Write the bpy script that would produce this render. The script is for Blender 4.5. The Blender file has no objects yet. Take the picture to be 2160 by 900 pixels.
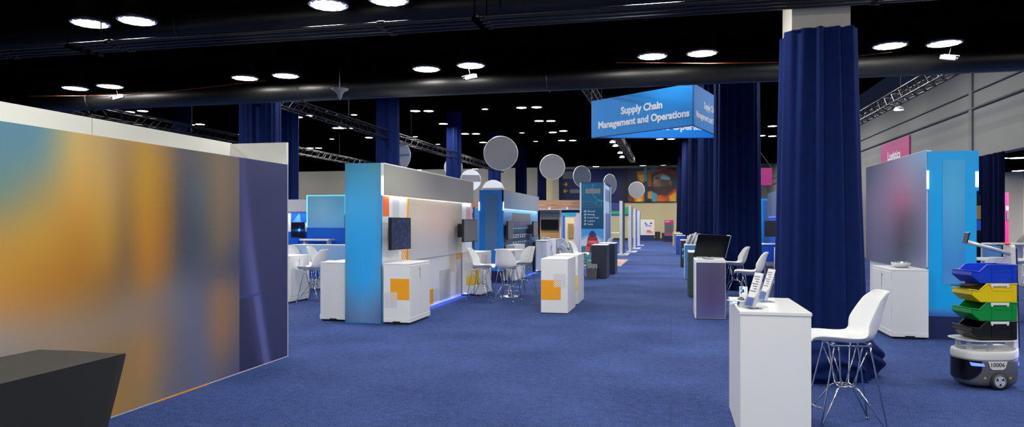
import bpy, bmesh, math, random
import numpy as np
from mathutils import Vector, Matrix
random.seed(7)
C = bpy.context.scene.collection
sc = bpy.context.scene
sc.view_settings.view_transform = 'Standard'
sc.view_settings.look = 'None'
sc.view_settings.exposure = 0.0
PI = math.pi

# ------------------------------------------------------------------ camera model (metres, +Y runs along the aisle)
F, EYE = 1480.0, 1.53
TH = math.atan(335 / F)
S_, C_ = math.sin(TH), math.cos(TH)
def ray(u, v):
    a = (u - 1080) / F
    return Vector((-S_ + C_ * a, C_ + S_ * a, (470 - v) / F))
def G(u, v, z=0.0):            # the point of the picture that lies at height z
    d = ray(u, v); t = (z - EYE) / d.z
    return Vector((d.x * t, d.y * t, z))
def PX(u, v, x):
    d = ray(u, v); t = x / d.x
    return Vector((x, d.y * t, EYE + d.z * t))
def PY(u, v, y):
    d = ray(u, v); t = y / d.y
    return Vector((d.x * t, y, EYE + d.z * t))
def DP(u, v, dep):
    d = ray(u, v)
    return Vector((d.x * dep, d.y * dep, EYE + d.z * dep))

cd = bpy.data.cameras.new('camera'); cam = bpy.data.objects.new('camera', cd); C.objects.link(cam)
cam.location = (0, 0, EYE); cam.rotation_euler = (PI / 2, 0, TH)
cd.sensor_width = 36.0; cd.lens = 36.0 * F / 2160.0
cd.shift_y = 20.0 / 2160.0; cd.clip_end = 400
sc.camera = cam

# ------------------------------------------------------------------ colours and materials
def lin1(c):
    c /= 255.0
    return c / 12.92 if c <= 0.04045 else ((c + 0.055) / 1.055) ** 2.4
def L(c, k=1.0):
    return tuple(min(0.92, lin1(v) / k) for v in c) + (1.0,)
MATS = {}
def mat(name, col, rough=0.5, metal=0.0, k=1.0, emit=None, es=0.0, noise=0.0, nscale=20.0, bump=0.0, bscale=200.0, trans=0.0, sheen=0.0, spec=0.5, alpha=1.0):
    m = bpy.data.materials.new(name); m.use_nodes = True
    nt = m.node_tree; b = nt.nodes['Principled BSDF']
    c = L(col, k)
    b.inputs['Base Color'].default_value = c
    b.inputs['Roughness'].default_value = rough
    b.inputs['Metallic'].default_value = metal
    b.inputs['Specular IOR Level'].default_value = spec
    b.inputs['Transmission Weight'].default_value = trans
    b.inputs['Alpha'].default_value = alpha
    if sheen:
        b.inputs['Sheen Weight'].default_value = sheen
        b.inputs['Sheen Roughness'].default_value = 0.4
        b.inputs['Sheen Tint'].default_value = tuple(min(1, v * 6) for v in c[:3]) + (1,)
    if emit is not None:
        b.inputs['Emission Color'].default_value = L(emit)
        b.inputs['Emission Strength'].default_value = es
    if noise or bump:
        tc = nt.nodes.new('ShaderNodeTexCoord')
    if noise:
        n = nt.nodes.new('ShaderNodeTexNoise'); n.inputs['Scale'].default_value = nscale; n.inputs['Detail'].default_value = 5
        mx = nt.nodes.new('ShaderNodeMix'); mx.data_type = 'RGBA'
        mx.inputs['A'].default_value = tuple(v * (1 - noise) for v in c[:3]) + (1,)
        mx.inputs['B'].default_value = tuple(min(1, v * (1 + noise)) for v in c[:3]) + (1,)
        nt.links.new(tc.outputs['Object'], n.inputs['Vector'])
        nt.links.new(n.outputs['Fac'], mx.inputs['Factor'])
        nt.links.new(mx.outputs['Result'], b.inputs['Base Color'])
    if bump:
        n2 = nt.nodes.new('ShaderNodeTexNoise'); n2.inputs['Scale'].default_value = bscale; n2.inputs['Detail'].default_value = 3
        bp = nt.nodes.new('ShaderNodeBump'); bp.inputs['Strength'].default_value = bump; bp.inputs['Distance'].default_value = 0.01
        nt.links.new(tc.outputs['Object'], n2.inputs['Vector'])
        nt.links.new(n2.outputs['Fac'], bp.inputs['Height'])
        nt.links.new(bp.outputs['Normal'], b.inputs['Normal'])
    MATS[name] = m
    return m
def attr_mat(name, rough=0.5, emit=0.0, spec=0.4):
    m = bpy.data.materials.new(name); m.use_nodes = True
    nt = m.node_tree; b = nt.nodes['Principled BSDF']
    a = nt.nodes.new('ShaderNodeAttribute'); a.attribute_name = 'Col'
    nt.links.new(a.outputs['Color'], b.inputs['Base Color'])
    b.inputs['Roughness'].default_value = rough
    b.inputs['Specular IOR Level'].default_value = spec
    if emit:
        nt.links.new(a.outputs['Color'], b.inputs['Emission Color'])
        b.inputs['Emission Strength'].default_value = emit
    MATS[name] = m
    return m
KV = 0.8
white = mat('white_laminate', (228, 230, 231), 0.35, noise=0.02, nscale=6)
white_soft = mat('white_fabric_wall', (214, 215, 209), 0.8, noise=0.03, nscale=3)
whitewall = mat('white_booth_wall', (226, 230, 238), 0.5, noise=0.02, nscale=5)
plastic = mat('white_plastic', (232, 234, 236), 0.28, noise=0.015, nscale=8)
chrome = mat('chrome', (215, 218, 222), 0.16, 1.0, noise=0.04, nscale=30)
steel = mat('brushed_steel', (200, 203, 206), 0.28, 1.0, noise=0.06, nscale=60)
black = mat('black_plastic', (16, 16, 18), 0.4, noise=0.1, nscale=20)
blackgloss = mat('black_glass', (8, 8, 10), 0.3, noise=0.1, nscale=5, spec=0.25)
blackcloth = mat('black_stretch_cloth', (39, 39, 39), 0.85, noise=0.12, nscale=160, bump=0.15, bscale=500, sheen=0.15)
ceilblack = mat('black_ceiling_paint', (4, 4, 4), 0.9, noise=0.4, nscale=0.6, spec=0.0)
ductblack = mat('black_duct_paint', (11, 11, 11), 0.42, noise=0.15, nscale=4)
pipegrey = mat('dark_grey_pipe', (40, 41, 45), 0.35, 0.4, noise=0.15, nscale=12)
trussgrey = mat('dark_truss_alloy', (9, 9, 10), 0.5, 0.2, noise=0.2, nscale=15)
velvet = mat('navy_velvet', (10, 30, 84), 0.85, noise=0.22, nscale=7, bump=0.1, bscale=180, sheen=0.12, spec=0.15)
velvetdark = mat('dimmed_navy_velvet', (6, 18, 56), 0.9, noise=0.25, nscale=5, sheen=0.08, spec=0.1)  # darker copy of the velvet; the dimness of far drapes is in the colour
concrete = mat('pale_painted_concrete', (196, 192, 178), 0.8, noise=0.06, nscale=8)
greywall = mat('grey_painted_wall', (150, 150, 145), 0.85, noise=0.07, nscale=0.8)
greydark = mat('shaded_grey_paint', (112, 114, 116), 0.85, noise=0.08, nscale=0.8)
cream = mat('cream_painted_wall', (226, 214, 168), 0.85, noise=0.05, nscale=0.7)
orange = mat('orange_print', (240, 150, 10), 0.45, k=KV, noise=0.02)
redorange = mat('red_orange_print', (240, 110, 40), 0.45, k=KV, noise=0.02)
yellow = mat('mustard_print', (222, 186, 20), 0.45, k=KV, noise=0.02)
palestripe = mat('pale_grey_stripe_print', (196, 200, 208), 0.45, noise=0.02)
tanstripe = mat('tan_stripe_print', (222, 196, 140), 0.45, noise=0.02)
pinkstripe = mat('pink_stripe_print', (214, 130, 150), 0.45, noise=0.02)
whiteprint = mat('white_lettering', (226, 232, 240), 0.5, noise=0.01)
brightblue = mat('bright_blue_print', (0, 118, 214), 0.4, k=0.62, noise=0.03, nscale=2)
skyblue = mat('sky_blue_print', (0, 148, 226), 0.4, k=0.72, noise=0.03, nscale=2)
royal = mat('royal_blue_print', (10, 90, 205), 0.4, k=0.85, noise=0.03, nscale=2)
navyprint = mat('navy_print', (22, 38, 100), 0.5, noise=0.06, nscale=3)
navydeep = mat('deep_navy_print', (10, 28, 86), 0.6, noise=0.1, nscale=1)
signblue = mat('sign_blue_fabric', (0, 122, 200), 0.6, k=0.8, noise=0.03, nscale=1.5)
magenta = mat('magenta_fabric', (158, 38, 106), 0.6, k=0.85, noise=0.05, nscale=2)
ductwall = mat('side_wall_paint', (124, 125, 123), 0.85, noise=0.07, nscale=0.6)
wallline = mat('wall_line_paint', (106, 107, 106), 0.85, noise=0.07, nscale=0.6)
hotpink = mat('pink_print', (232, 40, 130), 0.5, noise=0.04, nscale=2)
purplegrey = mat('charcoal_laminate', (44, 52, 66), 0.4, noise=0.08, nscale=3)
forest = mat('forest_green_laminate', (42, 66, 58), 0.45, noise=0.08, nscale=3)
lightblue = mat('light_blue_laminate', (88, 156, 224), 0.45, noise=0.04, nscale=3)
cobalt = mat('cobalt_laminate', (30, 70, 170), 0.45, noise=0.05, nscale=3)
slate = mat('slate_blue_laminate', (84, 106, 168), 0.45, noise=0.05, nscale=3)
ochre = mat('ochre_laminate', (190, 160, 90), 0.5, noise=0.06, nscale=3)
greyprint = mat('plain_grey_print', (112, 116, 124), 0.6, noise=0.03, nscale=3)
greydisc = mat('grey_disc_fabric', (112, 114, 121), 0.7, noise=0.05, nscale=2)
bluedisc = mat('blue_grey_disc_fabric', (76, 86, 104), 0.7, noise=0.05, nscale=2)
whitedisc = mat('white_disc_fabric', (206, 214, 224), 0.7, noise=0.03, nscale=2)
bingrey = mat('grey_bin_plastic', (118, 116, 112), 0.5, noise=0.06, nscale=12)
binliner = mat('clear_bin_liner', (172, 173, 172), 0.25, noise=0.2, nscale=30)
darkbrown = mat('dark_brown_bin', (58, 50, 44), 0.6, noise=0.1, nscale=10)
tan = mat('tan_board', (172, 136, 78), 0.6, noise=0.08, nscale=4)
tealprint = mat('teal_print', (10, 90, 122), 0.45, noise=0.06, nscale=2)
cyanprint = mat('cyan_print', (20, 160, 200), 0.45, noise=0.04, nscale=2)
greenprint = mat('green_print', (0, 140, 80), 0.5, noise=0.05, nscale=2)
yellowprint = mat('yellow_arrow_print', (226, 170, 30), 0.5, noise=0.03)
silver = mat('silver_trim', (208, 212, 220), 0.3, 0.3, noise=0.03, nscale=10)
binblue = mat('blue_bin_plastic', (10, 62, 206), 0.4, noise=0.05, nscale=15)
binyellow = mat('yellow_bin_plastic', (240, 210, 8), 0.4, noise=0.03, nscale=15)
bingreen = mat('green_bin_plastic', (0, 146, 62), 0.4, noise=0.05, nscale=15)
binblack = mat('black_bin_plastic', (18, 18, 20), 0.4, noise=0.1, nscale=15)
robogrey = mat('robot_grey_plastic', (92, 96, 104), 0.45, noise=0.05, nscale=12)
robodark = mat('robot_dark_window', (12, 12, 16), 0.2, noise=0.1, nscale=8)
robowhite = mat('robot_white_plastic', (222, 222, 220), 0.35, noise=0.02, nscale=12)
robonavy = mat('robot_navy_trim', (30, 50, 104), 0.4, noise=0.05, nscale=12)
ledsoft = mat('led_soft_white', (255, 255, 255), 0.5, emit=(255, 250, 245), es=0.8, noise=0.01)
led = mat('led_white', (255, 255, 255), 0.5, emit=(255, 250, 248), es=3.0, noise=0.01)
ledcyan = mat('led_cyan', (140, 240, 255), 0.5, emit=(120, 230, 255), es=0.6, noise=0.01)
ledblue = mat('led_blue', (90, 110, 255), 0.5, emit=(80, 100, 255), es=2.5, noise=0.01)
lens = mat('glowing_lens', (255, 255, 255), 0.5, emit=(255, 252, 248), es=9.0, noise=0.01)
acrylic = mat('clear_acrylic', (235, 242, 250), 0.06, trans=0.9, noise=0.01, alpha=0.55)
rubber = mat('black_rubber', (30, 30, 32), 0.7, noise=0.1, nscale=40)
greenleaf = mat('green_screen_picture', (40, 120, 40), 0.6, noise=0.4, nscale=40)
printed = attr_mat('printed_graphic', 0.5)
screenpic = attr_mat('lit_screen_picture', 0.25, emit=0.6)

def wood_mat():
    m = bpy.data.materials.new('wood_grain_laminate'); m.use_nodes = True
    nt = m.node_tree; b = nt.nodes['Principled BSDF']
    tc = nt.nodes.new('ShaderNodeTexCoord'); mp = nt.nodes.new('ShaderNodeMapping'); mp.inputs['Scale'].default_value = (0.6, 6, 14)
    n = nt.nodes.new('ShaderNodeTexNoise'); n.inputs['Scale'].default_value = 2.5; n.inputs['Detail'].default_value = 6
    r = nt.nodes.new('ShaderNodeValToRGB')
    r.color_ramp.elements[0].color = L((132, 92, 70)); r.color_ramp.elements[0].position = 0.3
    r.color_ramp.elements[1].color = L((196, 152, 124)); r.color_ramp.elements[1].position = 0.7
    nt.links.new(tc.outputs['Object'], mp.inputs['Vector']); nt.links.new(mp.outputs['Vector'], n.inputs['Vector'])
    nt.links.new(n.outputs['Fac'], r.inputs['Fac']); nt.links.new(r.outputs['Color'], b.inputs['Base Color'])
    b.inputs['Roughness'].default_value = 0.5
    return m
wood = wood_mat()

def carpet_mat():
    m = bpy.data.materials.new('navy_carpet'); m.use_nodes = True
    nt = m.node_tree; b = nt.nodes['Principled BSDF']
    tc = nt.nodes.new('ShaderNodeTexCoord')
    n1 = nt.nodes.new('ShaderNodeTexNoise'); n1.inputs['Scale'].default_value = 75; n1.inputs['Detail'].default_value = 3
    n2 = nt.nodes.new('ShaderNodeTexNoise'); n2.inputs['Scale'].default_value = 0.9; n2.inputs['Detail'].default_value = 4
    n3 = nt.nodes.new('ShaderNodeTexNoise'); n3.inputs['Scale'].default_value = 14; n3.inputs['Detail'].default_value = 4
    w = nt.nodes.new('ShaderNodeTexBrick')           # faint seams between carpet widths
    w.inputs['Scale'].default_value = 1.0; w.inputs['Brick Width'].default_value = 9.0; w.inputs['Row Height'].default_value = 3.05
    w.inputs['Mortar Size'].default_value = 0.012; w.inputs['Mortar Smooth'].default_value = 0.6
    w.inputs['Color1'].default_value = (1, 1, 1, 1); w.inputs['Color2'].default_value = (0.97, 0.97, 0.97, 1); w.inputs['Mortar'].default_value = (0.8, 0.8, 0.8, 1)
    for n in (n1, n2, n3, w): nt.links.new(tc.outputs['Object'], n.inputs['Vector'])
    r = nt.nodes.new('ShaderNodeValToRGB')
    r.color_ramp.elements[0].color = L((29, 43, 86)); r.color_ramp.elements[0].position = 0.36
    r.color_ramp.elements[1].color = L((74, 97, 157)); r.color_ramp.elements[1].position = 0.66
    def mth(op, a, bb):
        q = nt.nodes.new('ShaderNodeMath'); q.operation = op
        for i, v in enumerate((a, bb)):
            if isinstance(v, (int, float)): q.inputs[i].default_value = v
            else: nt.links.new(v, q.inputs[i])
        return q.outputs[0]
    f = mth('ADD', mth('MULTIPLY', n1.outputs['Fac'], 0.55), mth('ADD', mth('MULTIPLY', n2.outputs['Fac'], 0.25), mth('MULTIPLY', n3.outputs['Fac'], 0.2)))
    nt.links.new(f, r.inputs['Fac'])
    mx = nt.nodes.new('ShaderNodeMix'); mx.data_type = 'RGBA'; mx.blend_type = 'MULTIPLY'; mx.inputs['Factor'].default_value = 1
    nt.links.new(r.outputs['Color'], mx.inputs['A']); nt.links.new(w.outputs['Color'], mx.inputs['B'])
    nt.links.new(mx.outputs['Result'], b.inputs['Base Color'])
    b.inputs['Roughness'].default_value = 0.95; b.inputs['Specular IOR Level'].default_value = 0.1
    b.inputs['Sheen Weight'].default_value = 0.0
    bp = nt.nodes.new('ShaderNodeBump'); bp.inputs['Strength'].default_value = 0.5; bp.inputs['Distance'].default_value = 0.02
    nt.links.new(n1.outputs['Fac'], bp.inputs['Height']); nt.links.new(bp.outputs['Normal'], b.inputs['Normal'])
    return m
carpet = carpet_mat()

# ------------------------------------------------------------------ object helpers
def tag(o, label=None, cat=None, group=None, kind=None):
    for k, v in (('label', label), ('category', cat), ('group', group), ('kind', kind)):
        if v: o[k] = v
    return o
def thing(name, label, cat, loc=(0, 0, 0), group=None):
    o = bpy.data.objects.new(name, None); C.objects.link(o); o.location = loc
    o.empty_display_size = 0.1
    return tag(o, label, cat, group)
def rootloc(p):
    v = Vector((0, 0, 0))
    while p is not None:
        v += Vector(p.location); p = p.parent
    return v
def link(name, me, m, parent=None, smooth=False):
    o = bpy.data.objects.new(name, me); C.objects.link(o)
    if isinstance(m, (list, tuple)):
        for q in m: me.materials.append(q)
    elif m: me.materials.append(m)
    if parent is not None:
        o.parent = parent
    if smooth:
        for p in me.polygons: p.use_smooth = True
    return o
class MB:
    """collects vertices and faces given in scene coordinates"""
    def __init__(s): s.v, s.f, s.mi, s.m = [], [], [], 0
    def add(s, vs, fs):
        b = len(s.v); s.v += [Vector(q) for q in vs]
        for f in fs: s.f.append([b + i for i in f]); s.mi.append(s.m)
        return s
    def box(s, x0, x1, y0, y1, z0, z1):
        x0, x1 = sorted((x0, x1)); y0, y1 = sorted((y0, y1)); z0, z1 = sorted((z0, z1))
        return s.add([(x0, y0, z0), (x1, y0, z0), (x1, y1, z0), (x0, y1, z0), (x0, y0, z1), (x1, y0, z1), (x1, y1, z1), (x0, y1, z1)],
                     [(0, 3, 2, 1), (4, 5, 6, 7), (0, 1, 5, 4), (1, 2, 6, 5), (2, 3, 7, 6), (3, 0, 4, 7)])
    def quad(s, a, b, c, d): return s.add([a, b, c, d], [(0, 1, 2, 3)])
    def tube(s, pts, r, n=8, closed=False):
        pts = [Vector(p) for p in pts]; N = len(pts); vs, fs = [], []
        up = None
        for i, p in enumerate(pts):
            if closed: t = pts[(i + 1) % N] - pts[i - 1]
            else: t = pts[min(i + 1, N - 1)] - pts[max(i - 1, 0)]
            t.normalize()
            if up is None:
                up = Vector((0, 0, 1)) if abs(t.z) < 0.9 else Vector((1, 0, 0))
            a = t.cross(up).normalized(); up = a.cross(t).normalized()
            rr = r[i] if isinstance(r, (list, tuple)) else r
            for k in range(n):
                w = 2 * PI * k / n
                vs.append(p + a * (math.cos(w) * rr) + up * (math.sin(w) * rr))
        for i in range(N if closed else N - 1):
            for k in range(n):
                q, k2 = (i + 1) % N, (k + 1) % n
                fs.append((i * n + k, i * n + k2, q * n + k2, q * n + k))
        if not closed:
            fs.append(tuple(range(n))[::-1]); fs.append(tuple((N - 1) * n + k for k in range(n)))
        return s.add(vs, fs)
    def lathe(s, prof, c=(0, 0, 0), n=24, cap=True):
        c = Vector(c); vs, fs = [], []
        for r, z in prof:
            for k in range(n):
                w = 2 * PI * k / n
                vs.append(c + Vector((math.cos(w) * r, math.sin(w) * r, z)))
        for i in range(len(prof) - 1):
            for k in range(n):
                k2 = (k + 1) % n
                fs.append((i * n + k, i * n + k2, (i + 1) * n + k2, (i + 1) * n + k))
        if cap:
            fs.append(tuple(range(n))[::-1]); fs.append(tuple((len(prof) - 1) * n + k for k in range(n)))
        return s.add(vs, fs)
    def prism(s, poly, vec):
        """poly: list of 3D points; extruded along vec"""
        n = len(poly); v = Vector(vec)
        vs = [Vector(p) for p in poly] + [Vector(p) + v for p in poly]
        fs = [tuple(range(n))[::-1], tuple(range(n, 2 * n))] + [(i, (i + 1) % n, n + (i + 1) % n, n + i) for i in range(n)]
        return s.add(vs, fs)
    def grid(s, fn, nu, nv, closed_u=False):
        vs = [fn(i / (nu if closed_u else nu - 1), j / (nv - 1)) for j in range(nv) for i in range(nu)]
        fs = []
        for j in range(nv - 1):
            for i in range(nu if closed_u else nu - 1):
                i2 = (i + 1) % nu
                fs.append((j * nu + i, j * nu + i2, (j + 1) * nu + i2, (j + 1) * nu + i))
        return s.add(vs, fs)
    def build(s, name, m, parent=None, smooth=False, bevel=0.0, seg=2):
        off = rootloc(parent)
        me = bpy.data.meshes.new(name)
        me.from_pydata([tuple(v - off) for v in s.v], [], s.f); me.update()
        if isinstance(m, (list, tuple)):
            me.polygons.foreach_set('material_index', s.mi)
        bm = bmesh.new(); bm.from_mesh(me)
        bmesh.ops.recalc_face_normals(bm, faces=bm.faces) if len(s.f) > 1 else None
        if bevel:
            es = [e for e in bm.edges if e.is_manifold and e.calc_face_angle(0) > 0.6]
            bmesh.ops.bevel(bm, geom=es, offset=bevel, segments=seg, affect='EDGES', profile=0.5, clamp_overlap=True)
        bm.to_mesh(me); bm.free()
        o = link(name, me, m, parent, smooth)
        return o
def box(name, m, parent, x0, x1, y0, y1, z0, z1, bevel=0.0):
    return MB().box(x0, x1, y0, y1, z0, z1).build(name, m, parent, bevel=bevel)
def struct(o):
    o['kind'] = 'structure'; return o
def copy_tree(o, parent=None):
    c = o.copy(); C.objects.link(c)
    if parent is not None: c.parent = parent
    for ch in list(o.children): copy_tree(ch, c)
    return c
def put(o, x, y, z=0.0, rot=0.0, label=None, group=None, name=None):
    o.location = (x, y, z); o.rotation_euler = (0, 0, rot)
    if label: o['label'] = label
    if group: o['group'] = group
    return o

# smooth printed pictures: coloured vertices on a fine grid
def table(cols, rows, data, blur=3):
    """cols, rows: positions 0..1; data[row][col]: sRGB; rows run from the top"""
    W, H = 150, 64
    a = np.array(data, float)
    xs = np.linspace(0, 1, W); ys = np.linspace(0, 1, H)
    t = np.zeros((len(rows), W, 3))
    for r in range(len(rows)):
        for k in range(3): t[r, :, k] = np.interp(xs, cols, a[r, :, k])
    im = np.zeros((H, W, 3))
    for x in range(W):
        for k in range(3): im[:, x, k] = np.interp(ys, rows, t[:, x, k])
    for _ in range(blur):
        p = np.pad(im, ((2, 2), (2, 2), (0, 0)), 'edge')
        im = sum(p[i:i + H, j:j + W] for i in range(5) for j in range(5)) / 25.0
    def fn(u, v):
        x = min(max(u, 0), 1) * (W - 1); y = min(max(1 - v, 0), 1) * (H - 1)
        i, j = int(x), int(y); i2, j2 = min(i + 1, W - 1), min(j + 1, H - 1); fx, fy = x - i, y - j
        return (im[j, i] * (1 - fx) + im[j, i2] * fx) * (1 - fy) + (im[j2, i] * (1 - fx) + im[j2, i2] * fx) * fy
    return fn
def vpanel(name, p0, U, V, fn, nx, ny, parent, m=None, k=KV, tone=None):
    """a flat printed panel: p0 lower corner, U along, V up, fn(u,v) -> sRGB"""
    off = rootloc(parent); p0, U, V = Vector(p0) - off, Vector(U), Vector(V)
    me = bpy.data.meshes.new(name)
    vs = [tuple(p0 + U * (i / (nx - 1)) + V * (j / (ny - 1))) for j in range(ny) for i in range(nx)]
    fs = [(j * nx + i, j * nx + i + 1, (j + 1) * nx + i + 1, (j + 1) * nx + i) for j in range(ny - 1) for i in range(nx - 1)]
    me.from_pydata(vs, [], fs); me.update()
    at = me.color_attributes.new('Col', 'FLOAT_COLOR', 'POINT')
    cols = []
    for j in range(ny):
        for i in range(nx):
            cols += L(fn(i / (nx - 1), j / (ny - 1)), k)
    at.data.foreach_set('color', cols)
    return link(name, me, m or printed, parent, True)
def poly_picture(w, h, layers, bg, blur=1):
    """layers: (polygon in 0..w x 0..h, y down; sRGB)"""
    W, H = 130, 100
    im = np.zeros((H, W, 3)); im[:] = bg
    X, Y = np.meshgrid((np.arange(W) + .5) * w / W, (np.arange(H) + .5) * h / H)
    for poly, col in layers:
        ins = np.zeros((H, W), bool); n = len(poly)
        for i in range(n):
            (xa, ya), (xb, yb) = poly[i], poly[(i + 1) % n]
            if ya == yb: continue
            c = ((ya > Y) != (yb > Y)) & (X < (xb - xa) * (Y - ya) / (yb - ya) + xa)
            ins ^= c
        im[ins] = col
    for _ in range(blur):
        p = np.pad(im, ((1, 1), (1, 1), (0, 0)), 'edge')
        im = sum(p[i:i + H, j:j + W] for i in range(3) for j in range(3)) / 9.0
    def fn(u, v):
        return im[min(H - 1, max(0, int((1 - v) * H))), min(W - 1, max(0, int(u * W)))]
    return fn

def text(s, size, m, parent, pos, right, up=(0, 0, 1), align='CENTER', thick=0.0, name='lettering', sx=1.0, depth=0.001):
    cu = bpy.data.curves.new('text', 'FONT'); cu.body = s; cu.size = size; cu.align_x = align; cu.align_y = 'CENTER'
    cu.offset = thick; cu.extrude = depth; cu.resolution_u = 3
    o = bpy.data.objects.new('text', cu); C.objects.link(o)
    dg = bpy.context.evaluated_depsgraph_get()
    me = bpy.data.meshes.new_from_object(o.evaluated_get(dg))
    bpy.data.objects.remove(o)
    r = Vector(right).normalized(); u = Vector(up).normalized(); n = r.cross(u)
    M = Matrix(((r.x, u.x, n.x), (r.y, u.y, n.y), (r.z, u.z, n.z))).to_4x4()
    M.translation = Vector(pos) - rootloc(parent)
    me.transform(M @ Matrix.Diagonal((sx, 1, 1, 1)))
    me.name = name; me.materials.clear()
    return link(name, me, m, parent)

def clip_poly(poly, x0, x1, y0, y1):
    for ax, lim, sgn in ((0, x0, 1), (0, x1, -1), (1, y0, 1), (1, y1, -1)):
        out = []
        for i in range(len(poly)):
            a, b = poly[i - 1], poly[i]
            da, db = sgn * (a[ax] - lim), sgn * (b[ax] - lim)
            if da >= 0: 
                if db >= 0: out.append(b)
                else:
                    t = da / (da - db); out.append((a[0] + (b[0] - a[0]) * t, a[1] + (b[1] - a[1]) * t))
            elif db >= 0:
                t = da / (da - db); out.append((a[0] + (b[0] - a[0]) * t, a[1] + (b[1] - a[1]) * t)); out.append(b)
        poly = out
        if not poly: return []
    return poly
def stripes(name, m, parent, p0, U, V, w, h, pitch, frac, nrm, slope=-1.0):
    """diagonal stripes filling a w x h rectangle; U, V unit vectors"""
    p0, U, V, nrm = Vector(p0), Vector(U), Vector(V), Vector(nrm)
    mb = MB(); k = -int((w + h) / pitch) - 2
    while k * pitch < w + h + pitch * 2:
        x = k * pitch; big = w + h
        if slope < 0: q = [(x, h), (x + pitch * frac, h), (x + pitch * frac + h, 0), (x + h, 0)]
        else: q = [(x, 0), (x + pitch * frac, 0), (x + pitch * frac + h, h), (x + h, h)]
        q = clip_poly(q, 0, w, 0, h)
        if len(q) >= 3:
            mb.prism([p0 + U * a + V * b for a, b in q], nrm * 0.0015)
        k += 1
    return mb.build(name, m, parent)

def lamp(kind, loc, power, size=0.4, col=(1, 0.972, 0.925), rot=(0, 0, 0), sizey=None, spread=None):
    ld = bpy.data.lights.new('lamp', kind); ld.energy = power * 1.05; ld.color = col
    if kind == 'AREA':
        ld.size = size
        if sizey: ld.shape = 'RECTANGLE'; ld.size_y = sizey
        else: ld.shape = 'DISK'
        if spread: ld.spread = spread
    else: ld.shadow_soft_size = size
    o = bpy.data.objects.new('lamp', ld); C.objects.link(o); o.location = loc; o.rotation_euler = rot
    return o
ORD = ['first', 'second', 'third', 'fourth', 'fifth', 'sixth', 'seventh', 'eighth', 'ninth', 'tenth', 'eleventh', 'twelfth', 'thirteenth', 'fourteenth', 'fifteenth', 'sixteenth', 'seventeenth', 'eighteenth', 'nineteenth', 'twentieth']
# ================================================================== the setting
struct(box('floor', carpet, None, -45, 26, -8, 72, -0.1, 0.0))
struct(box('ceiling', ceilblack, None, -45, 26, 12.1, 72, 7.35, 7.5))
struct(box('trim_1', ceilblack, None, -45, 8.4, -8, 12.1, 4.62, 4.75)).name = 'ceiling_low'
struct(box('beam_step', ceilblack, None, -45, 8.4, 11.86, 12.1, 3.95, 7.35))
struct(box('bulkhead_beam', ceilblack, None, -45, 8.4, 55, 55.4, 5.98, 7.35))
struct(box('wall_back', greywall, None, -45, -10.9, 66.3, 66.6, 0, 7.35))
wb = MB().box(-10.9, 8.7, 66.3, 66.6, 0, 3.42).build('wall_back_cream', cream, None); struct(wb)
struct(box('wall_back_upper', greywall, None, -10.9, 8.7, 66.3, 66.6, 3.42, 7.35))
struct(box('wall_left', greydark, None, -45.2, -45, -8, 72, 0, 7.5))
# side wall with a wide opening into the next room
struct(box('wall_right', ductwall, None, 8.4, 8.7, 22.0, 66.3, 0, 7.35))
struct(box('wall_right_lintel', ductwall, None, 8.4, 8.7, 12.1, 22.0, 3.38, 7.35))
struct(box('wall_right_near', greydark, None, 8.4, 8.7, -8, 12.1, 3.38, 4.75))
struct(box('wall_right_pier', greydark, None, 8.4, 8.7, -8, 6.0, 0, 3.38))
struct(box('trim_2', greydark, None, 8.34, 8.4, 22.35, 22.55, 3.38, 7.35))           # vertical conduit cover
struct(MB().tube([(8.36, 12.4, 4.78), (8.36, 64, 4.78)], 0.035, 8).build('trim_3', wallline, None, True))  # thin lines along the wall, a tone darker than its paint
struct(MB().tube([(8.36, 12.4, 5.25), (8.36, 64, 5.25)], 0.02, 8).build('trim_4', wallline, None, True))
# the room beyond the opening
struct(box('wall_far_room', cream, None, 8.7, 26, 34, 34.2, 0, 3.6))
struct(box('wall_far_room_side', cream, None, 25.8, 26, -8, 34, 0, 3.6))
struct(box('ceiling_far_room', ceilblack, None, 8.7, 26, -8, 34, 3.45, 3.6))
struct(box('pillar_far_room', concrete, None, 12.3, 12.95, 30, 30.6, 0, 3.45))
struct(box('door_1', mat('brown_door', (92, 74, 58), 0.6, noise=0.1), None, 13.6, 14.35, 33.9, 34.0, 0, 2.1))
struct(box('baseboard_back', darkbrown, None, -10.9, 8.4, 66.26, 66.3, 0, 0.12))

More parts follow.
